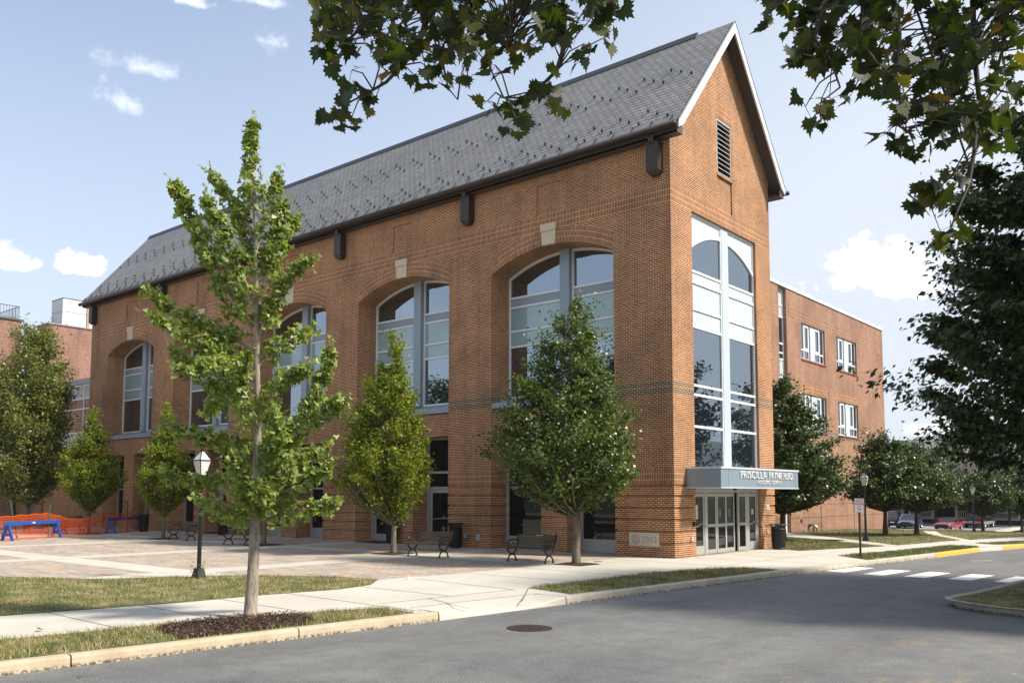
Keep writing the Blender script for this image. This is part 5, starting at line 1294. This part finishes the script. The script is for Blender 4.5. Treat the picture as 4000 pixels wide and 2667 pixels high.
def tree(name, label, cat, loc, H, z0, prof, tr, leaf, lsize, shape, ncl, nleaf, spread, bark=None, group=None, depth=1.0, up=.55, rise=.45, lean=(0, 0), shell=.30, droop=0.0, stem_top=.92, flat=.75, limbs=.6, tuft=.22):
    """prof: (t, left, right) from crown base z0 (t=0) to top H (t=1), metres along the picture's left/right; the crown is about as deep as it is wide"""
    root = empty(name, (0, 0, 0)); tag(root, label, cat, group)
    x0, y0, zb = loc
    T_ = np.array([p[0] for p in prof]); Lf = np.array([p[1] for p in prof]); Rr = np.array([p[2] for p in prof])
    base = np.array([x0, y0, zb])
    def axis(z):
        f = np.clip((z-zb)/(H-zb), 0, 1); return base + np.array([lean[0]*f, lean[1]*f, z-zb])
    tt = np.linspace(0, 1, 60); wgt = np.maximum(.05, np.interp(tt, T_, Lf)+np.interp(tt, T_, Rr))**1.35; wgt /= wgt.sum()
    cl, nodes = [], []
    for i in range(ncl):
        t_ = np.clip(rng.choice(tt, p=wgt)+rng.uniform(-.01, .01), 0, 1); a = rng.uniform(0, 2*np.pi)
        l_, r_ = np.interp(t_, T_, Lf), np.interp(t_, T_, Rr)
        ex = r_ if math.cos(a) > 0 else l_
        rho = (shell+(1-shell)*math.sqrt(rng.uniform()))*rng.uniform(.86, 1.06)
        z = z0+t_*(H-z0)
        if rng.uniform() < tuft: rho *= rng.uniform(1.05, 1.30)
        gap = math.sin(a*3.1+z*1.9+x0)*math.sin(z*2.7-a*2+y0)
        if gap > .55 and rho > .55: rho *= .62
        off = RH*(math.cos(a)*ex*rho)+FH*(math.sin(a)*(l_+r_)/2*depth*rho)
        p = axis(z)+off
        rad_ = np.linalg.norm(off); zs = max(zb+(z0-zb)*.8+.02*i/ncl, z-rise*rad_-.1); zs = min(zs, H*.97)
        s = axis(zs); cl.append(p); nodes.append((s, p, rad_))
    # trunk and limbs: one mesh
    mb = MB()
    zt = zb+(H-zb)*stem_top
    pts = [axis(zb-.08), axis(zb+.12), axis(zb+.5)]+[axis(z)+np.array([rng.uniform(-.5, .5), rng.uniform(-.5, .5), 0])*tr*.8 for z in np.linspace(zb+1.0, zt, 9)]
    rr = [tr*1.5, tr*1.15, tr]+[max(.012, tr*(1-.97*((z-zb)/(zt-zb))**.9)) for z in np.linspace(zb+1.0, zt, 9)]
    mb.tube(pts, rr, 10)
    for s, p, rad_ in nodes[:int(ncl*limbs)]:
        m = s*.45+p*.55+np.array([0, 0, -.10*rad_+droop*.05]); q = min(tr*.42, .010+.016*rad_)
        mb.tube([s, m, p], [q, q*.6, q*.25], 5, False)
    mb.build('trunk', bark or BARK, root, smooth=True)
    cl = np.array(cl); cw = rng.uniform(.4, 1.6, ncl)**2; cw /= cw.sum()
    idx = rng.choice(ncl, nleaf, p=cw)
    st = np.array([n_[0] for n_ in nodes]); ou = unit(cl-st)
    sp_ = spread*rng.uniform(.6, 1.3, ncl)
    along = rng.normal(0, 1, (nleaf, 1))*1.25
    C = cl[idx]+ou[idx]*along*sp_[idx][:, None]+rnd(nleaf)*np.array([1, 1, flat])*sp_[idx][:, None]*.72
    C[:, 2] = np.maximum(C[:, 2], zb+(z0-zb)*.72)
    N_ = unit(np.array([0, 0, up])+ou[idx]*.35+rnd(nleaf)*.55)
    D = ou[idx]*.7+rnd(nleaf)*.6+np.array([0, 0, -.25-droop])
    leaves('crown', C, N_, D, lsize, shape, leaf, root)
    return root

# ---- ginkgo in the curb strip: limbs traced, foliage carried close along each limb
gk = empty('ginkgo_tree'); tag(gk, 'young ginkgo with upswept tufted limbs in the mulch bed', 'tree')
GD = 15.5
def gpt(cx_, cy_, dd=0.0):
    px, py = 500+cx_/.4978, 450+cy_/.4978
    return CAM+(FW+(px-2000)/3426.6*RT-(py-1333.5-327.97)/3426.6*UP)*(GD+dd)/1.0
mb = MB()
gb = np.array([1.43, -17.37, 0.0])
stem = [gb+np.array([0, 0, -.05]), gb+np.array([0, 0, .08])]+[gpt(x, y) for x, y in ((243.5, 880), (246, 820), (250, 740), (252, 640), (251, 520), (250, 400), (249, 300), (249, 220), (246, 140), (242, 60), (242, 25))]
mb.tube(stem, [.15, .118, .100, .092, .082, .068, .056, .045, .036, .028, .018, .010, .005], 12)
LIM = [([(249, 235), (243, 150), (240, 70), (242, 18)], 0, 1.15), ([(249, 250), (215, 180), (190, 150), (164, 116)], .3, .8), ([(250, 425), (205, 360), (160, 275), (118, 195), (90, 132)], .2, 1.5), ([(250, 380), (215, 290), (185, 225), (150, 166)], -.4, 1.25),
       ([(250, 455), (190, 430), (120, 395), (34, 344)], .1, 1.25), ([(250, 490), (190, 470), (140, 442), (48, 392)], -.2, 1.3), ([(250, 565), (200, 545), (150, 512), (92, 462)], .3, 1.25), ([(251, 520), (200, 490), (165, 480), (110, 500)], -.5, 1.1), ([(251, 645), (200, 640), (140, 622), (72, 606)], .0, 1.3),
       ([(251, 700), (200, 715), (140, 712), (74, 702)], .3, 1.15), ([(251, 745), (215, 765), (180, 770), (140, 750)], -.3, 1.0), ([(250, 325), (275, 270), (294, 225), (303, 172)], .2, 1.2), ([(250, 440), (275, 380), (300, 320), (352, 283)], -.2, 1.3), ([(250, 345), (290, 270), (305, 225), (325, 205)], .45, .9),
       ([(251, 490), (285, 450), (320, 428), (352, 424)], .3, 1.1), ([(251, 575), (290, 530), (320, 500), (346, 494)], -.3, 1.0), ([(251, 660), (300, 630), (345, 590), (372, 535), (394, 458)], .1, 1.3), ([(252, 665), (310, 625), (370, 580), (420, 552)], -.3, 1.35), ([(252, 720), (300, 690), (340, 660), (382, 648)], .35, 1.1),
       ([(252, 770), (300, 735), (345, 705), (386, 690)], -.15, 1.3), ([(252, 790), (310, 775), (360, 765), (406, 754)], .15, 1.25), ([(252, 620), (225, 560), (215, 500), (232, 470)], -.6, 1.2), ([(252, 690), (280, 660), (290, 620), (285, 580)], -.6, 1.2), ([(252, 755), (230, 730), (222, 690), (205, 665)], -.6, 1.1), ([(252, 700), (270, 700), (300, 680), (310, 660)], .7, 1.), ([(250, 540), (200, 520), (170, 560), (160, 580)], .6, .9), ([(250, 300), (240, 260), (226, 225), (212, 205)], .2, .8), ([(250, 760), (262, 765), (270, 745), (262, 720)], -.5, .9), ([(250, 790), (225, 790), (195, 780), (170, 770)], .2, .8), ([(250, 260), (270, 200), (285, 160), (291, 120)], .1, .65)]
LC, LN, LDr = [], [], []
for pts, dd, dens in LIM:
    P_ = [np.array(gpt(x, y, dd*i*.55+rng.uniform(-.05, .05))) for i, (x, y) in enumerate(pts)]
    # smooth the limb
    ss = np.linspace(0, len(P_)-1, 4*(len(P_)-1)+1); Q = [np.array([np.interp(s_, range(len(P_)), [p[k] for p in P_]) for k in range(3)]) for s_ in ss]
    mb.tube(Q, list(np.linspace(.030, .004, len(Q))), 6, False)
    L_ = sum(np.linalg.norm(b-a) for a, b in zip(Q[:-1], Q[1:])); nsp = int(L_*dens*92)
    for k in range(nsp):
        f = rng.uniform(.12, 1.0)**.9*(len(Q)-1)
        if math.sin(f*2.6+len(LC)*.0007+dd*9) > .72: continue
        i = min(int(f), len(Q)-2); c = Q[i]+(Q[i+1]-Q[i])*(f-i)
        d = Q[i+1]-Q[i]; d = d/np.linalg.norm(d); fr = f/(len(Q)-1)
        w_ = .185*dens*(1-.86*fr**1.1)+.022
        o_ = rng.normal(0, 1, 3); o_ -= d*np.dot(o_, d)*.6; o_ = o_/np.linalg.norm(o_)*w_*rng.uniform(.25, 1.15)
        for q in range(rng.integers(3, 6)):
            LC.append(c+o_+rng.normal(0, .03, 3)); LDr.append(o_/w_*.8+d*.5+rng.normal(0, .5, 3)+np.array([0, 0, -.45])); LN.append(rng.normal(0, .6, 3)+o_/w_*.6+np.array([.25, .15, .55]))
for pts, dd, dens in LIM:      # leafy shoots that stick out beyond the foliage
    e0 = np.array(gpt(*pts[-1], dd*(len(pts)-1)*.55)); e1 = np.array(gpt(*pts[-2], dd*(len(pts)-2)*.55)); dr = (e0-e1)/np.linalg.norm(e0-e1)
    for k in range(5):
        s0 = e1+(e0-e1)*rng.uniform(.35, 1.0); d = dr+rng.normal(0, .32, 3)+np.array([0, 0, .35]); d /= np.linalg.norm(d); ln = rng.uniform(.18, .36)
        mb.tube([s0, s0+d*ln], [.005, .002], 4, False)
        for f in np.arange(.15, 1.05, .16): LC.append(s0+d*ln*f); LDr.append(rng.normal(0, .7, 3)+d*.5); LN.append(rng.normal(0, .7, 3)+np.array([.2, .1, .4]))
mb.build('trunk', BARK_G, gk, smooth=True)
leaves('crown', np.array(LC), unit(np.array(LN)), np.array(LDr), .090, SH_FAN, L_GINK, gk)

PG = 'trees planted in squares along the plaza'
tree('pear_tree', 'dense glossy pear tree with the thick trunk, in front of the nearest bay', 'tree', (-1.12, -4.12, 0), 8.2, 1.75,
     [(0, .45, .5), (.05, 1.35, 1.2), (.12, 2.0, 1.65), (.25, 2.4, 1.72), (.40, 2.1, 1.45), (.55, 1.8, .95), (.70, 1.6, .7), (.80, 1.1, .5), (.90, .55, .4), (1, .12, .12)], .125, L_PEAR, .10, SH_OVAL, 520, 46000, .19, group=PG, up=.35, shell=.40, tuft=.3)
HP = [(0, .35, .35), (.08, 1.0, 1.0), (.2, 1.7, 1.75), (.33, 1.95, 1.9), (.48, 1.5, 1.55), (.62, 1.05, 1.0), (.78, .72, .55), (.9, .4, .3), (1, .08, .08)]
tree('hornbeam_tree', 'yellow green hornbeam with fan of bare stems, left of the second bench', 'tree', (-9.0, -4.49, 0), 8.0, 1.25, [(0, .4, .3), (.08, 1.15, .75), (.2, 1.9, 1.15), (.33, 2.15, 1.2), (.48, 1.8, 1.0), (.62, 1.3, .65), (.78, .9, .22), (.9, .55, .05), (1, .4, .02)], .10, L_HORN, .10, SH_OVAL, 480, 40000, .16, group=PG, up=.45, rise=1.1, flat=.6, shell=.3, bark=BARK)
tree('hornbeam_tree', 'hornbeam mostly hidden behind the ginkgo crown, its trunk beside the ginkgo trunk', 'tree', (-17.0, -4.5, 0), 6.6, 1.3, [(t_, a*.8, b*.8) for t_, a, b in HP], .085, L_HORN, .11, SH_OVAL, 250, 18000, .18, group=PG, up=.45, rise=1.1, flat=.5)
tree('hornbeam_tree', 'narrow yellow green hornbeam just right of the litter bin', 'tree', (-24.97, -4.67, 0), 6.15, 1.35, [(t_, a*.66, b*.70) for t_, a, b in HP], .08, L_HORN, .11, SH_OVAL, 300, 22000, .15, group=PG, up=.45, rise=1.1, flat=.5)
tree('hornbeam_tree', 'darker conical hornbeam whose foot is behind the orange netting', 'tree', (-33.3, -4.4, 0), 6.5, 1.4, [(t_, a*.76, b*.80) for t_, a, b in HP], .085, L_HORN, .12, SH_OVAL, 300, 24000, .17, group=PG, up=.45, rise=1.0, flat=.5)
tree('oak_tree', 'tall loose crowned tree at the left edge with fine narrow leaves', 'tree', (-41.5, -4.4, 0), 12.4, 1.9, [(0, 1.2, .7), (.1, 2.4, 1.35), (.25, 3.2, 1.6), (.45, 3.6, 1.85), (.62, 3.2, 1.75), (.75, 2.4, 1.55), (.86, 1.3, 1.35), (.94, .5, .9), (1, .05, .35)], .15, L_WILL, .17, SH_NARROW*np.array([1.5, 1, 1]), 560, 52000, .30, group=PG, up=.3, rise=.9, shell=.2)

LG = 'lindens on the lawn beside the brick wing'
LP = [(0, .8, .9), (.06, 1.9, 2.1), (.16, 2.6, 2.95), (.3, 2.5, 2.8), (.48, 2.0, 2.2), (.66, 1.5, 1.55), (.82, .95, .95), (.93, .5, .5), (1, .1, .1)]
tree('linden_tree', 'big dark linden directly beside the gable corner and sign canopy', 'tree', (-1.77, 13.2, 0), 7.75, 1.55, LP, .14, L_LIND, .14, SH_OVAL, 480, 46000, .22, bark=BARK_D, group=LG, flat=.45, shell=.25)
tree('linden_tree', 'linden with dark trunk standing behind the lamp post and sign', 'tree', (.15, 21.9, gz(21.9)), 5.35, 1.55, [(t_, a*.72, b*.68) for t_, a, b in LP], .125, L_LIND, .14, SH_OVAL, 300, 24000, .2, bark=BARK_D, group=LG, flat=.45, shell=.25)
tree('linden_tree', 'linden whose trunk crosses in front of the blue saloon', 'tree', (1.13, 24.0, gz(24)), 4.95, 1.5, [(t_, a*.72, b*.84) for t_, a, b in LP], .115, L_LIND, .14, SH_OVAL, 300, 24000, .2, bark=BARK_D, group=LG, flat=.45, shell=.25)
tree('linden_tree', 'round pale topped linden by the far lamp post', 'tree', (-1.1, 50, gz(50)), 4.35, .75, [(0, .8, .8), (.15, 1.9, 1.9), (.4, 2.05, 2.05), (.7, 1.5, 1.5), (1, .15, .15)], .12, L_LIND, .17, SH_OVAL, 180, 14000, .24, bark=BARK_D, group=LG, flat=.45)
tree('linden_tree', 'small linden at the right edge before the porch', 'tree', (-.5, 62, gz(62)), 4.6, .6, [(0, .8, .8), (.15, 2.0, 2.0), (.4, 2.2, 2.2), (.7, 1.6, 1.6), (1, .15, .15)], .12, L_LIND, .18, SH_OVAL, 180, 13000, .25, bark=BARK_D, group=LG, flat=.45)
for x, y, h, r_, lab in ((-21.5, 83.9, 6.9, 3.8, 'small tree before the left porch house, above the blue saloon'), (-13.2, 84.2, 6.6, 3.8, 'small tree before the middle porch house, above the red roadster'), (-5.5, 84.0, 6.6, 3.9, 'small tree before the right porch house')):
    tree('porch_tree', lab, 'tree', (x, y, -1.36), h, 1.0, [(0, r_*.6, r_*.6), (.25, r_, r_), (.65, r_*.85, r_*.85), (.88, r_*.5, r_*.5), (1, .1, .1)], .14, L_FAR, .26, SH_OVAL, 240, 17000, .36, bark=BARK_D, group='small trees before the porches')
FG = 'trees among the far houses'
for i, (x, y, h, r_, lab) in enumerate([(-15.2, 97, 8.7, 3.0, 'yellow green tree in front of the white gabled house'), (-10.5, 99, 8.0, 3.0, 'far tree right of the white gabled house'), (-24.5, 100, 9.2, 3.6, 'far tree just right of the brick wing edge'), (-4.5, 96, 7.2, 3.2, 'dark far tree under the hanging zelkova boughs'), (-29, 128, 11.5, 4.5, 'farthest tree top against the hill, left of the gabled house'), (-21, 135, 11.2, 3.6, 'farthest tree top against the hill, above the gabled house roof')]):
    tree('far_tree', lab, 'tree', (x, y, -1.36), h, 1.0, [(0, r_*.6, r_*.6), (.3, r_, r_), (.65, r_*.85, r_*.85), (.88, r_*.5, r_*.5), (1, .1, .1)], .2, L_FAR, .34, SH_OVAL, 160, 9000, .42, bark=BARK_D, group=FG)

tree('zelkova_tree', 'huge dark zelkova with drooping boughs filling the right edge', 'tree', (14.8, -2.5, 0), 13.0, 1.9,
     [(0, 3.4, 4.0), (.06, 4.6, 5.2), (.12, 5.7, 6), (.22, 6.5, 6.5), (.32, 6.4, 6.5), (.40, 5.8, 6.5), (.50, 5.8, 6.3), (.60, 5.9, 6), (.68, 5.0, 5.4), (.78, 4.2, 4.5), (.9, 3, 3), (1, .5, .5)], .24, L_ZELK, .165, SH_NARROW*np.array([1.5, 1, 1]), 1500, 280000, .24, bark=BARK_D, tuft=.05, flat=.40, droop=.5, up=.6, depth=.85, shell=.16, rise=.45, limbs=.06)
# trees across the road and behind, outside the frame: they are what the windows mirror
for x, y, h, r_, lab in ((19, 31, 14, 5.0, 'tall street tree across the road, mirrored in the gable window'), (14, 46, 13, 4.6, 'street tree farther along the road, mirrored in the gable window'), (26, 16, 13, 5, 'broad street tree across the road beyond the frame edge'), (-24, -32, 14, 5, 'broad tree across the plaza, mirrored in the nearest front window'), (-36, -34, 13, 5, 'tree across the plaza, mirrored in the second front window'), (-48, -37, 14, 5.4, 'tree across the plaza, mirrored in the third front window')):
    tree('street_tree', lab, 'tree', (x, y, 0), h, 2.2, [(0, r_*.6, r_*.6), (.3, r_, r_), (.65, r_*.85, r_*.85), (.88, r_*.5, r_*.5), (1, .1, .1)], .22, L_ZELK, .30, SH_OVAL, 260, 26000, .5, bark=BARK_D, group='street trees mirrored in the glass')

# ---- plane tree: its boughs hang into the top of the picture from a trunk to the right
pt = empty('plane_tree'); tag(pt, 'plane tree boughs with large lobed leaves hanging overhead', 'tree')
def ray(px, py, d): return CAM+(FW+(px-2000)/3426.6*RT-(py-1333.5-327.97)/3426.6*UP)*d
tb = CAM+RH*7.2+FH*1.0; tb[2] = -.15
mb = MB(); top = tb+np.array([.2, .1, 9.5])
mb.tube([tb, tb+np.array([0, 0, .4]), tb+np.array([.05, 0, 3]), tb+np.array([.1, .1, 6.5]), top], [.42, .34, .30, .24, .14], 12)
def S(x, y): return (1100+x/1.568, y/1.568)
def S2(x, y): return (2950+x/.9952, y/.9952)
fork = tb+np.array([.08, .08, 5.6]); fork2 = tb+np.array([.1, .1, 6.8])
TW = []   # limbs as point lists
def limb(pts, r0, r1): mb.tube(pts, list(np.linspace(r0, r1, len(pts))), 7, False); TW.append([np.array(p) for p in pts])
A0 = ray(1760, -420, 8.2); B0 = ray(3450, -350, 7.6)
limb([fork2, fork2*.5+A0*.5+np.array([0, 0, .5]), A0], .13, .06); limb([fork, fork*.5+B0*.5+np.array([0, 0, .4]), B0], .14, .06)
def path(pp, d0, d1): return [ray(x, y, d0+(d1-d0)*i/(len(pp)-1)) for i, (x, y) in enumerate(pp)]
limb([A0]+path([S(930, 0), S(880, 150), S(825, 300), S(740, 400), S(640, 505), S(520, 575), S(390, 640)], 8.0, 7.2), .035, .006)
limb([A0]+path([S(1720, -60), S(1735, 180), S(1720, 320), S(1680, 440), S(1550, 565), S(1460, 600), S(1360, 600)], 8.2, 7.6), .032, .006)
limb([A0]+path([S(1150, -60), S(1120, 100), S(1040, 250), S(990, 400), S(1020, 540), S(1078, 612)], 8.4, 7.8), .026, .004)
limb([A0]+path([S(700, -80), S(560, 90), S(430, 230), S(330, 290)], 7.8, 7.0), .026, .004)
limb([A0]+path([S(1450, -80), S(1420, 120), S(1380, 300)], 8.0, 7.6), .026, .004)
limb([A0]+path([S(1950, -80), S(2010, 80), S(2100, 130)], 8.2, 7.9), .022, .004)
limb([B0]+path([S2(520, -60), S2(555, 90), S2(560, 180), S2(543, 300), S2(570, 430), S2(560, 490), S2(600, 520)], 7.8, 7.2), .034, .006)
limb([B0]+path([S2(845, -60), S2(850, 200), S2(870, 380), S2(850, 600), S2(830, 720), S2(790, 810), S2(760, 890)], 8.2, 7.6), .034, .006)
limb([B0]+path([S2(300, -60), S2(260, 60), S2(230, 150), S2(300, 250), S2(330, 340), S2(240, 410)], 7.4, 7.0), .028, .004)
limb([B0]+path([S2(420, -60), S2(410, 150), S2(470, 240), S2(520, 290)], 7.6, 7.2), .02, .004)
limb([B0]+path([S2(700, -60), S2(720, 200), S2(760, 380), S2(690, 480), S2(600, 500)], 8.2, 7.8), .028, .004)
limb([B0]+path([S2(980, -60), S2(960, 200), S2(900, 420), S2(960, 540)], 8.6, 8.2), .028, .004)
limb([B0]+path([S2(830, 640), S2(760, 690), S2(700, 740), S2(620, 765)], 7.8, 7.5), .012, .003)
limb([B0]+path([S2(150, -60), S2(90, 20), S2(50, 40)], 7.3, 7.0), .02, .004)
LIMBS = np.array([q for l_ in TW[2:] for a, b in zip(l_[:-1], l_[1:]) for q in (a, a*.66+b*.34, a*.33+b*.67, b)])
def region(px, py):
    """is this picture direction inside one of the two hanging masses?"""
    lowA = np.interp(px, [1230, 1290, 1420, 1500, 1600, 1680, 1760, 1850, 1950, 2060, 2140, 2200, 2300, 2420, 2440], [90, 215, 205, 265, 285, 275, 235, 215, 210, 220, 185, 145, 115, 60, -20])
    lowB = np.interp(px, [2975, 3050, 3130, 3240, 3330, 3440, 3500, 3600, 3700, 3790, 3870, 3940, 4000, 4300], [30, 160, 200, 285, 305, 210, 490, 520, 500, 530, 500, 400, 260, 230])
    lowB = np.where((px > 3390) & (px < 3480), 320, lowB)
    return ((px > 1230) & (px < 2440) & (py < lowA)) | ((px > 2975) & (py < lowB))
NODE = []
while len(NODE) < 640:
    px, py = rng.uniform(1230, 4250), rng.uniform(-260, 620)
    if region(np.array([px]), np.array([py+25]))[0]:
        sel = rng.uniform()
        if px > 2950 and math.sin(px*.011)*math.sin(py*.013+1) > .62: continue
        NODE.append(ray(px, py, rng.uniform(6.9, 8.8)))
for px, py in [S(300, 700), S(420, 740), S(330, 580), S(470, 560), S(580, 590), S(430, 430), S(250, 230), S(330, 330), S(1260, 620), S(1310, 680), S(1430, 720), S(1500, 680), S(1620, 590), S(1700, 610), S(1640, 500), S(1430, 650), S(960, 450), S(820, 470), S(1120, 400), S(1310, 400), S(1830, 350), S(1850, 270), S(1980, 230),
               S2(195, 415), S2(255, 390), S2(290, 380), S2(250, 430), S2(330, 370), S2(540, 540), S2(620, 570), S2(510, 520), S2(650, 540), S2(700, 520), S2(640, 760), S2(670, 740), S2(720, 750), S2(700, 700), S2(780, 660), S2(760, 880), S2(720, 900), S2(790, 860), S2(860, 590), S2(950, 560), S2(940, 470), S2(60, 40), S2(140, 120), S2(150, 220), S2(215, 230)]: NODE.append(ray(px, py, rng.uniform(7.1, 7.6)))
PC, PN, PD = [], [], []
for p in NODE:
    dist = np.linalg.norm(LIMBS-p, axis=1); q = LIMBS[np.argmin(dist+rng.uniform(0, .15, len(dist)))]
    mid = (p+q)/2+np.array([0, 0, .06])
    if np.linalg.norm(p-q) < 1.4: mb.tube([q, mid, p], [.008, .006, .004], 4, False)
    for k in range(rng.integers(2, 5)):
        d = rng.normal(0, 1, 3)+np.array([0, 0, -.5]); d /= np.linalg.norm(d); e = p+d*rng.uniform(.05, .13)
        mb.tube([p, e], [.003, .002], 3, False)
        n_ = rng.normal(0, .8, 3)+np.array([0, 0, .5])-FW*.35
        PC.append(e); PN.append(n_); PD.append(d*.5+np.array([0, 0, -.75])+rng.normal(0, .3, 3))
for i in range(26):   # seed balls
    p = NODE[rng.integers(len(NODE))]+rng.normal(0, .08, 3); s_ = .016; mb.lathe(tuple(p), [(0, -s_), (s_*.8, -s_*.6), (s_, 0), (s_*.8, s_*.6), (0, s_)], 8)
mb.build('trunk', BARK_D, pt, smooth=True)
leaves('crown', np.array(PC), unit(np.array(PN)), np.array(PD), .145, SH_PLANE, L_PLANE, pt)

# ---- planting beds
def bed(name, poly, z, label, cat):
    o = sheet(name, poly, z, MULCH_B, kind=None, ground=True, label=label, cat=cat); return o
bcv = [(1.12, -18.75), (1.05, -18.2), (1.22, -17.3), (1.5, -16.75), (1.95, -16.6), (2.4, -16.75), (2.80, -17.25), (2.72, -18.0), (2.66, -18.75), (2.60, -19.3), (1.9, -19.25), (1.4, -19.1)]
mbd = bed('mulch_bed', bcv, .02, 'dark bark mulch bed round the foot of the ginkgo', 'mulch bed')
P2 = rng.uniform((1.0, -19.4), (2.85, -16.5), (9000, 2)); P2 = P2[inside(bcv, P2)][:4200]; n_ = len(P2)
cc = np.array([1.5, -17.5]); hz_ = .02+.035*np.clip(1-np.linalg.norm(P2-cc, axis=1)/1.6, 0, 1)
C = np.column_stack([P2, hz_+rng.uniform(0, .03, n_)])
mo = leaves('bark_chips', C, unit(rnd(n_)*.28+np.array([0, 0, 1])), rnd(n_), .05, np.array([(-.16, 0, 0), (.16, 0, 0), (.13, 1, .1), (-.12, 1, .12)]), MULCH, mbd); mo['kind'] = 'stuff'
for x, y, s_, lab in ((-1.12, -4.12, .55, 'square dark mulch pit at the foot of the pear tree'), (-9.0, -4.49, .6, 'dark mulch pit under the hornbeam by the second bench'), (-17, -4.5, .6, 'dark mulch pit under the hornbeam behind the ginkgo trunk'), (-24.97, -4.67, .6, 'dark mulch pit under the narrow hornbeam by the litter bin'), (-33.3, -4.4, .6, 'dark mulch pit behind the orange netting')):
    tag(MB().frustum((x, y, .004), s_, s_, (x, y, .035), s_*.8, s_*.8).build('mulch_pit', MULCH_B), lab, 'mulch bed', 'mulch pits under the plaza trees')
for x, y, s_, lab in ((-1.77, 13.2, .6, 'round mulch ring under the big linden by the gable corner'), (.15, 21.9, .8, 'round mulch ring under the linden behind the lamp post'), (1.13, 24.0, .8, 'round mulch ring under the linden before the saloon'), (-1.1, 50, .9, 'round mulch ring under the linden by the far lamp post')):
    tag(MB().lathe((x, y, gz(y)+.012), [(s_, 0), (s_*.9, .03), (.12, .07), (0, .07)], 24).build('mulch_ring', MULCH_B), lab, 'mulch bed', 'mulch rings under the lindens')
tag(MB().box(-52, -43.0, -1.5, 1.95, 0, .06).build('planting_bed', MULCH_B), 'dark planting bed at the foot of the link wall', 'mulch bed')
C = rng.normal(0, 1, (2600, 3))*np.array([1.2, .4, .16])+np.array([-44.6, .6, .32]); C = C[C[:, 2] > .03]
sh_ = empty('shrub'); tag(sh_, 'low dark ground shrub in the bed behind the netting', 'shrub'); leaves('foliage', C, unit(rnd(len(C))+np.array([0, 0, .6])), rnd(len(C)), .10, SH_OVAL, L_LIND, sh_)
MB().tube([(-44.6, .6, 0), (-44.6, .6, .3)], .03, 5).build('stem', BARK_D, sh_)
wd = empty('weed'); tag(wd, 'bright green weed at the foot of the nearest lamp post', 'weed'); C = []; 
for k in range(7):
    b_ = np.array([-5.52+rng.uniform(-.12, .12), -14.2+rng.uniform(-.15, .1), 0]); d = np.array([rng.uniform(-.1, .1), rng.uniform(-.1, .1), rng.uniform(.3, .5)])
    for f in np.linspace(.1, 1, 16): C.append(b_+d*f+rng.normal(0, .02, 3))
C = np.array(C); leaves('foliage', C, unit(rnd(len(C))), rnd(len(C)), .055, SH_NARROW, L_WEED, wd)
# a few fallen leaves and twigs on road and lawn
FL = plain('fallen_leaf', (.20, .13, .05), .8, 0, .4)
for i, (x, y, z, lab) in enumerate([(3.45, -21.2, -.145, 'green fallen leaf on the asphalt at the lower left corner'), (.2, -20.4, .05, 'dry leaf lying in the curb strip grass'), (-4.5, -17.4, .06, 'dry leaf on the lawn at the left')]):
    o = leaves('fallen_leaf', np.array([[x, y, z]]), np.array([[.2, .1, 1.]]), np.array([[.3, 1, 0.]]), .13, SH_PLANE, L_WEED if i == 0 else FL, None); tag(o, lab, 'leaf')

# ================================================================== HAZE: the air that greys the far hill
hzm = bpy.data.materials.new('haze_air'); hzm.use_nodes = True
t = NT(hzm.node_tree)
pv = t.n('ShaderNodeVolumePrincipled', {'Color': (.86, .92, 1.0), 'Density': .00016, 'Anisotropy': .2})
t.n('ShaderNodeOutputMaterial', {'Volume': pv.outputs[0]})
hzb = MB(); hzb.box(-2900, 1400, -380, 3300, -2.6, 215)
tag(hzb.build('haze', hzm), kind='stuff')
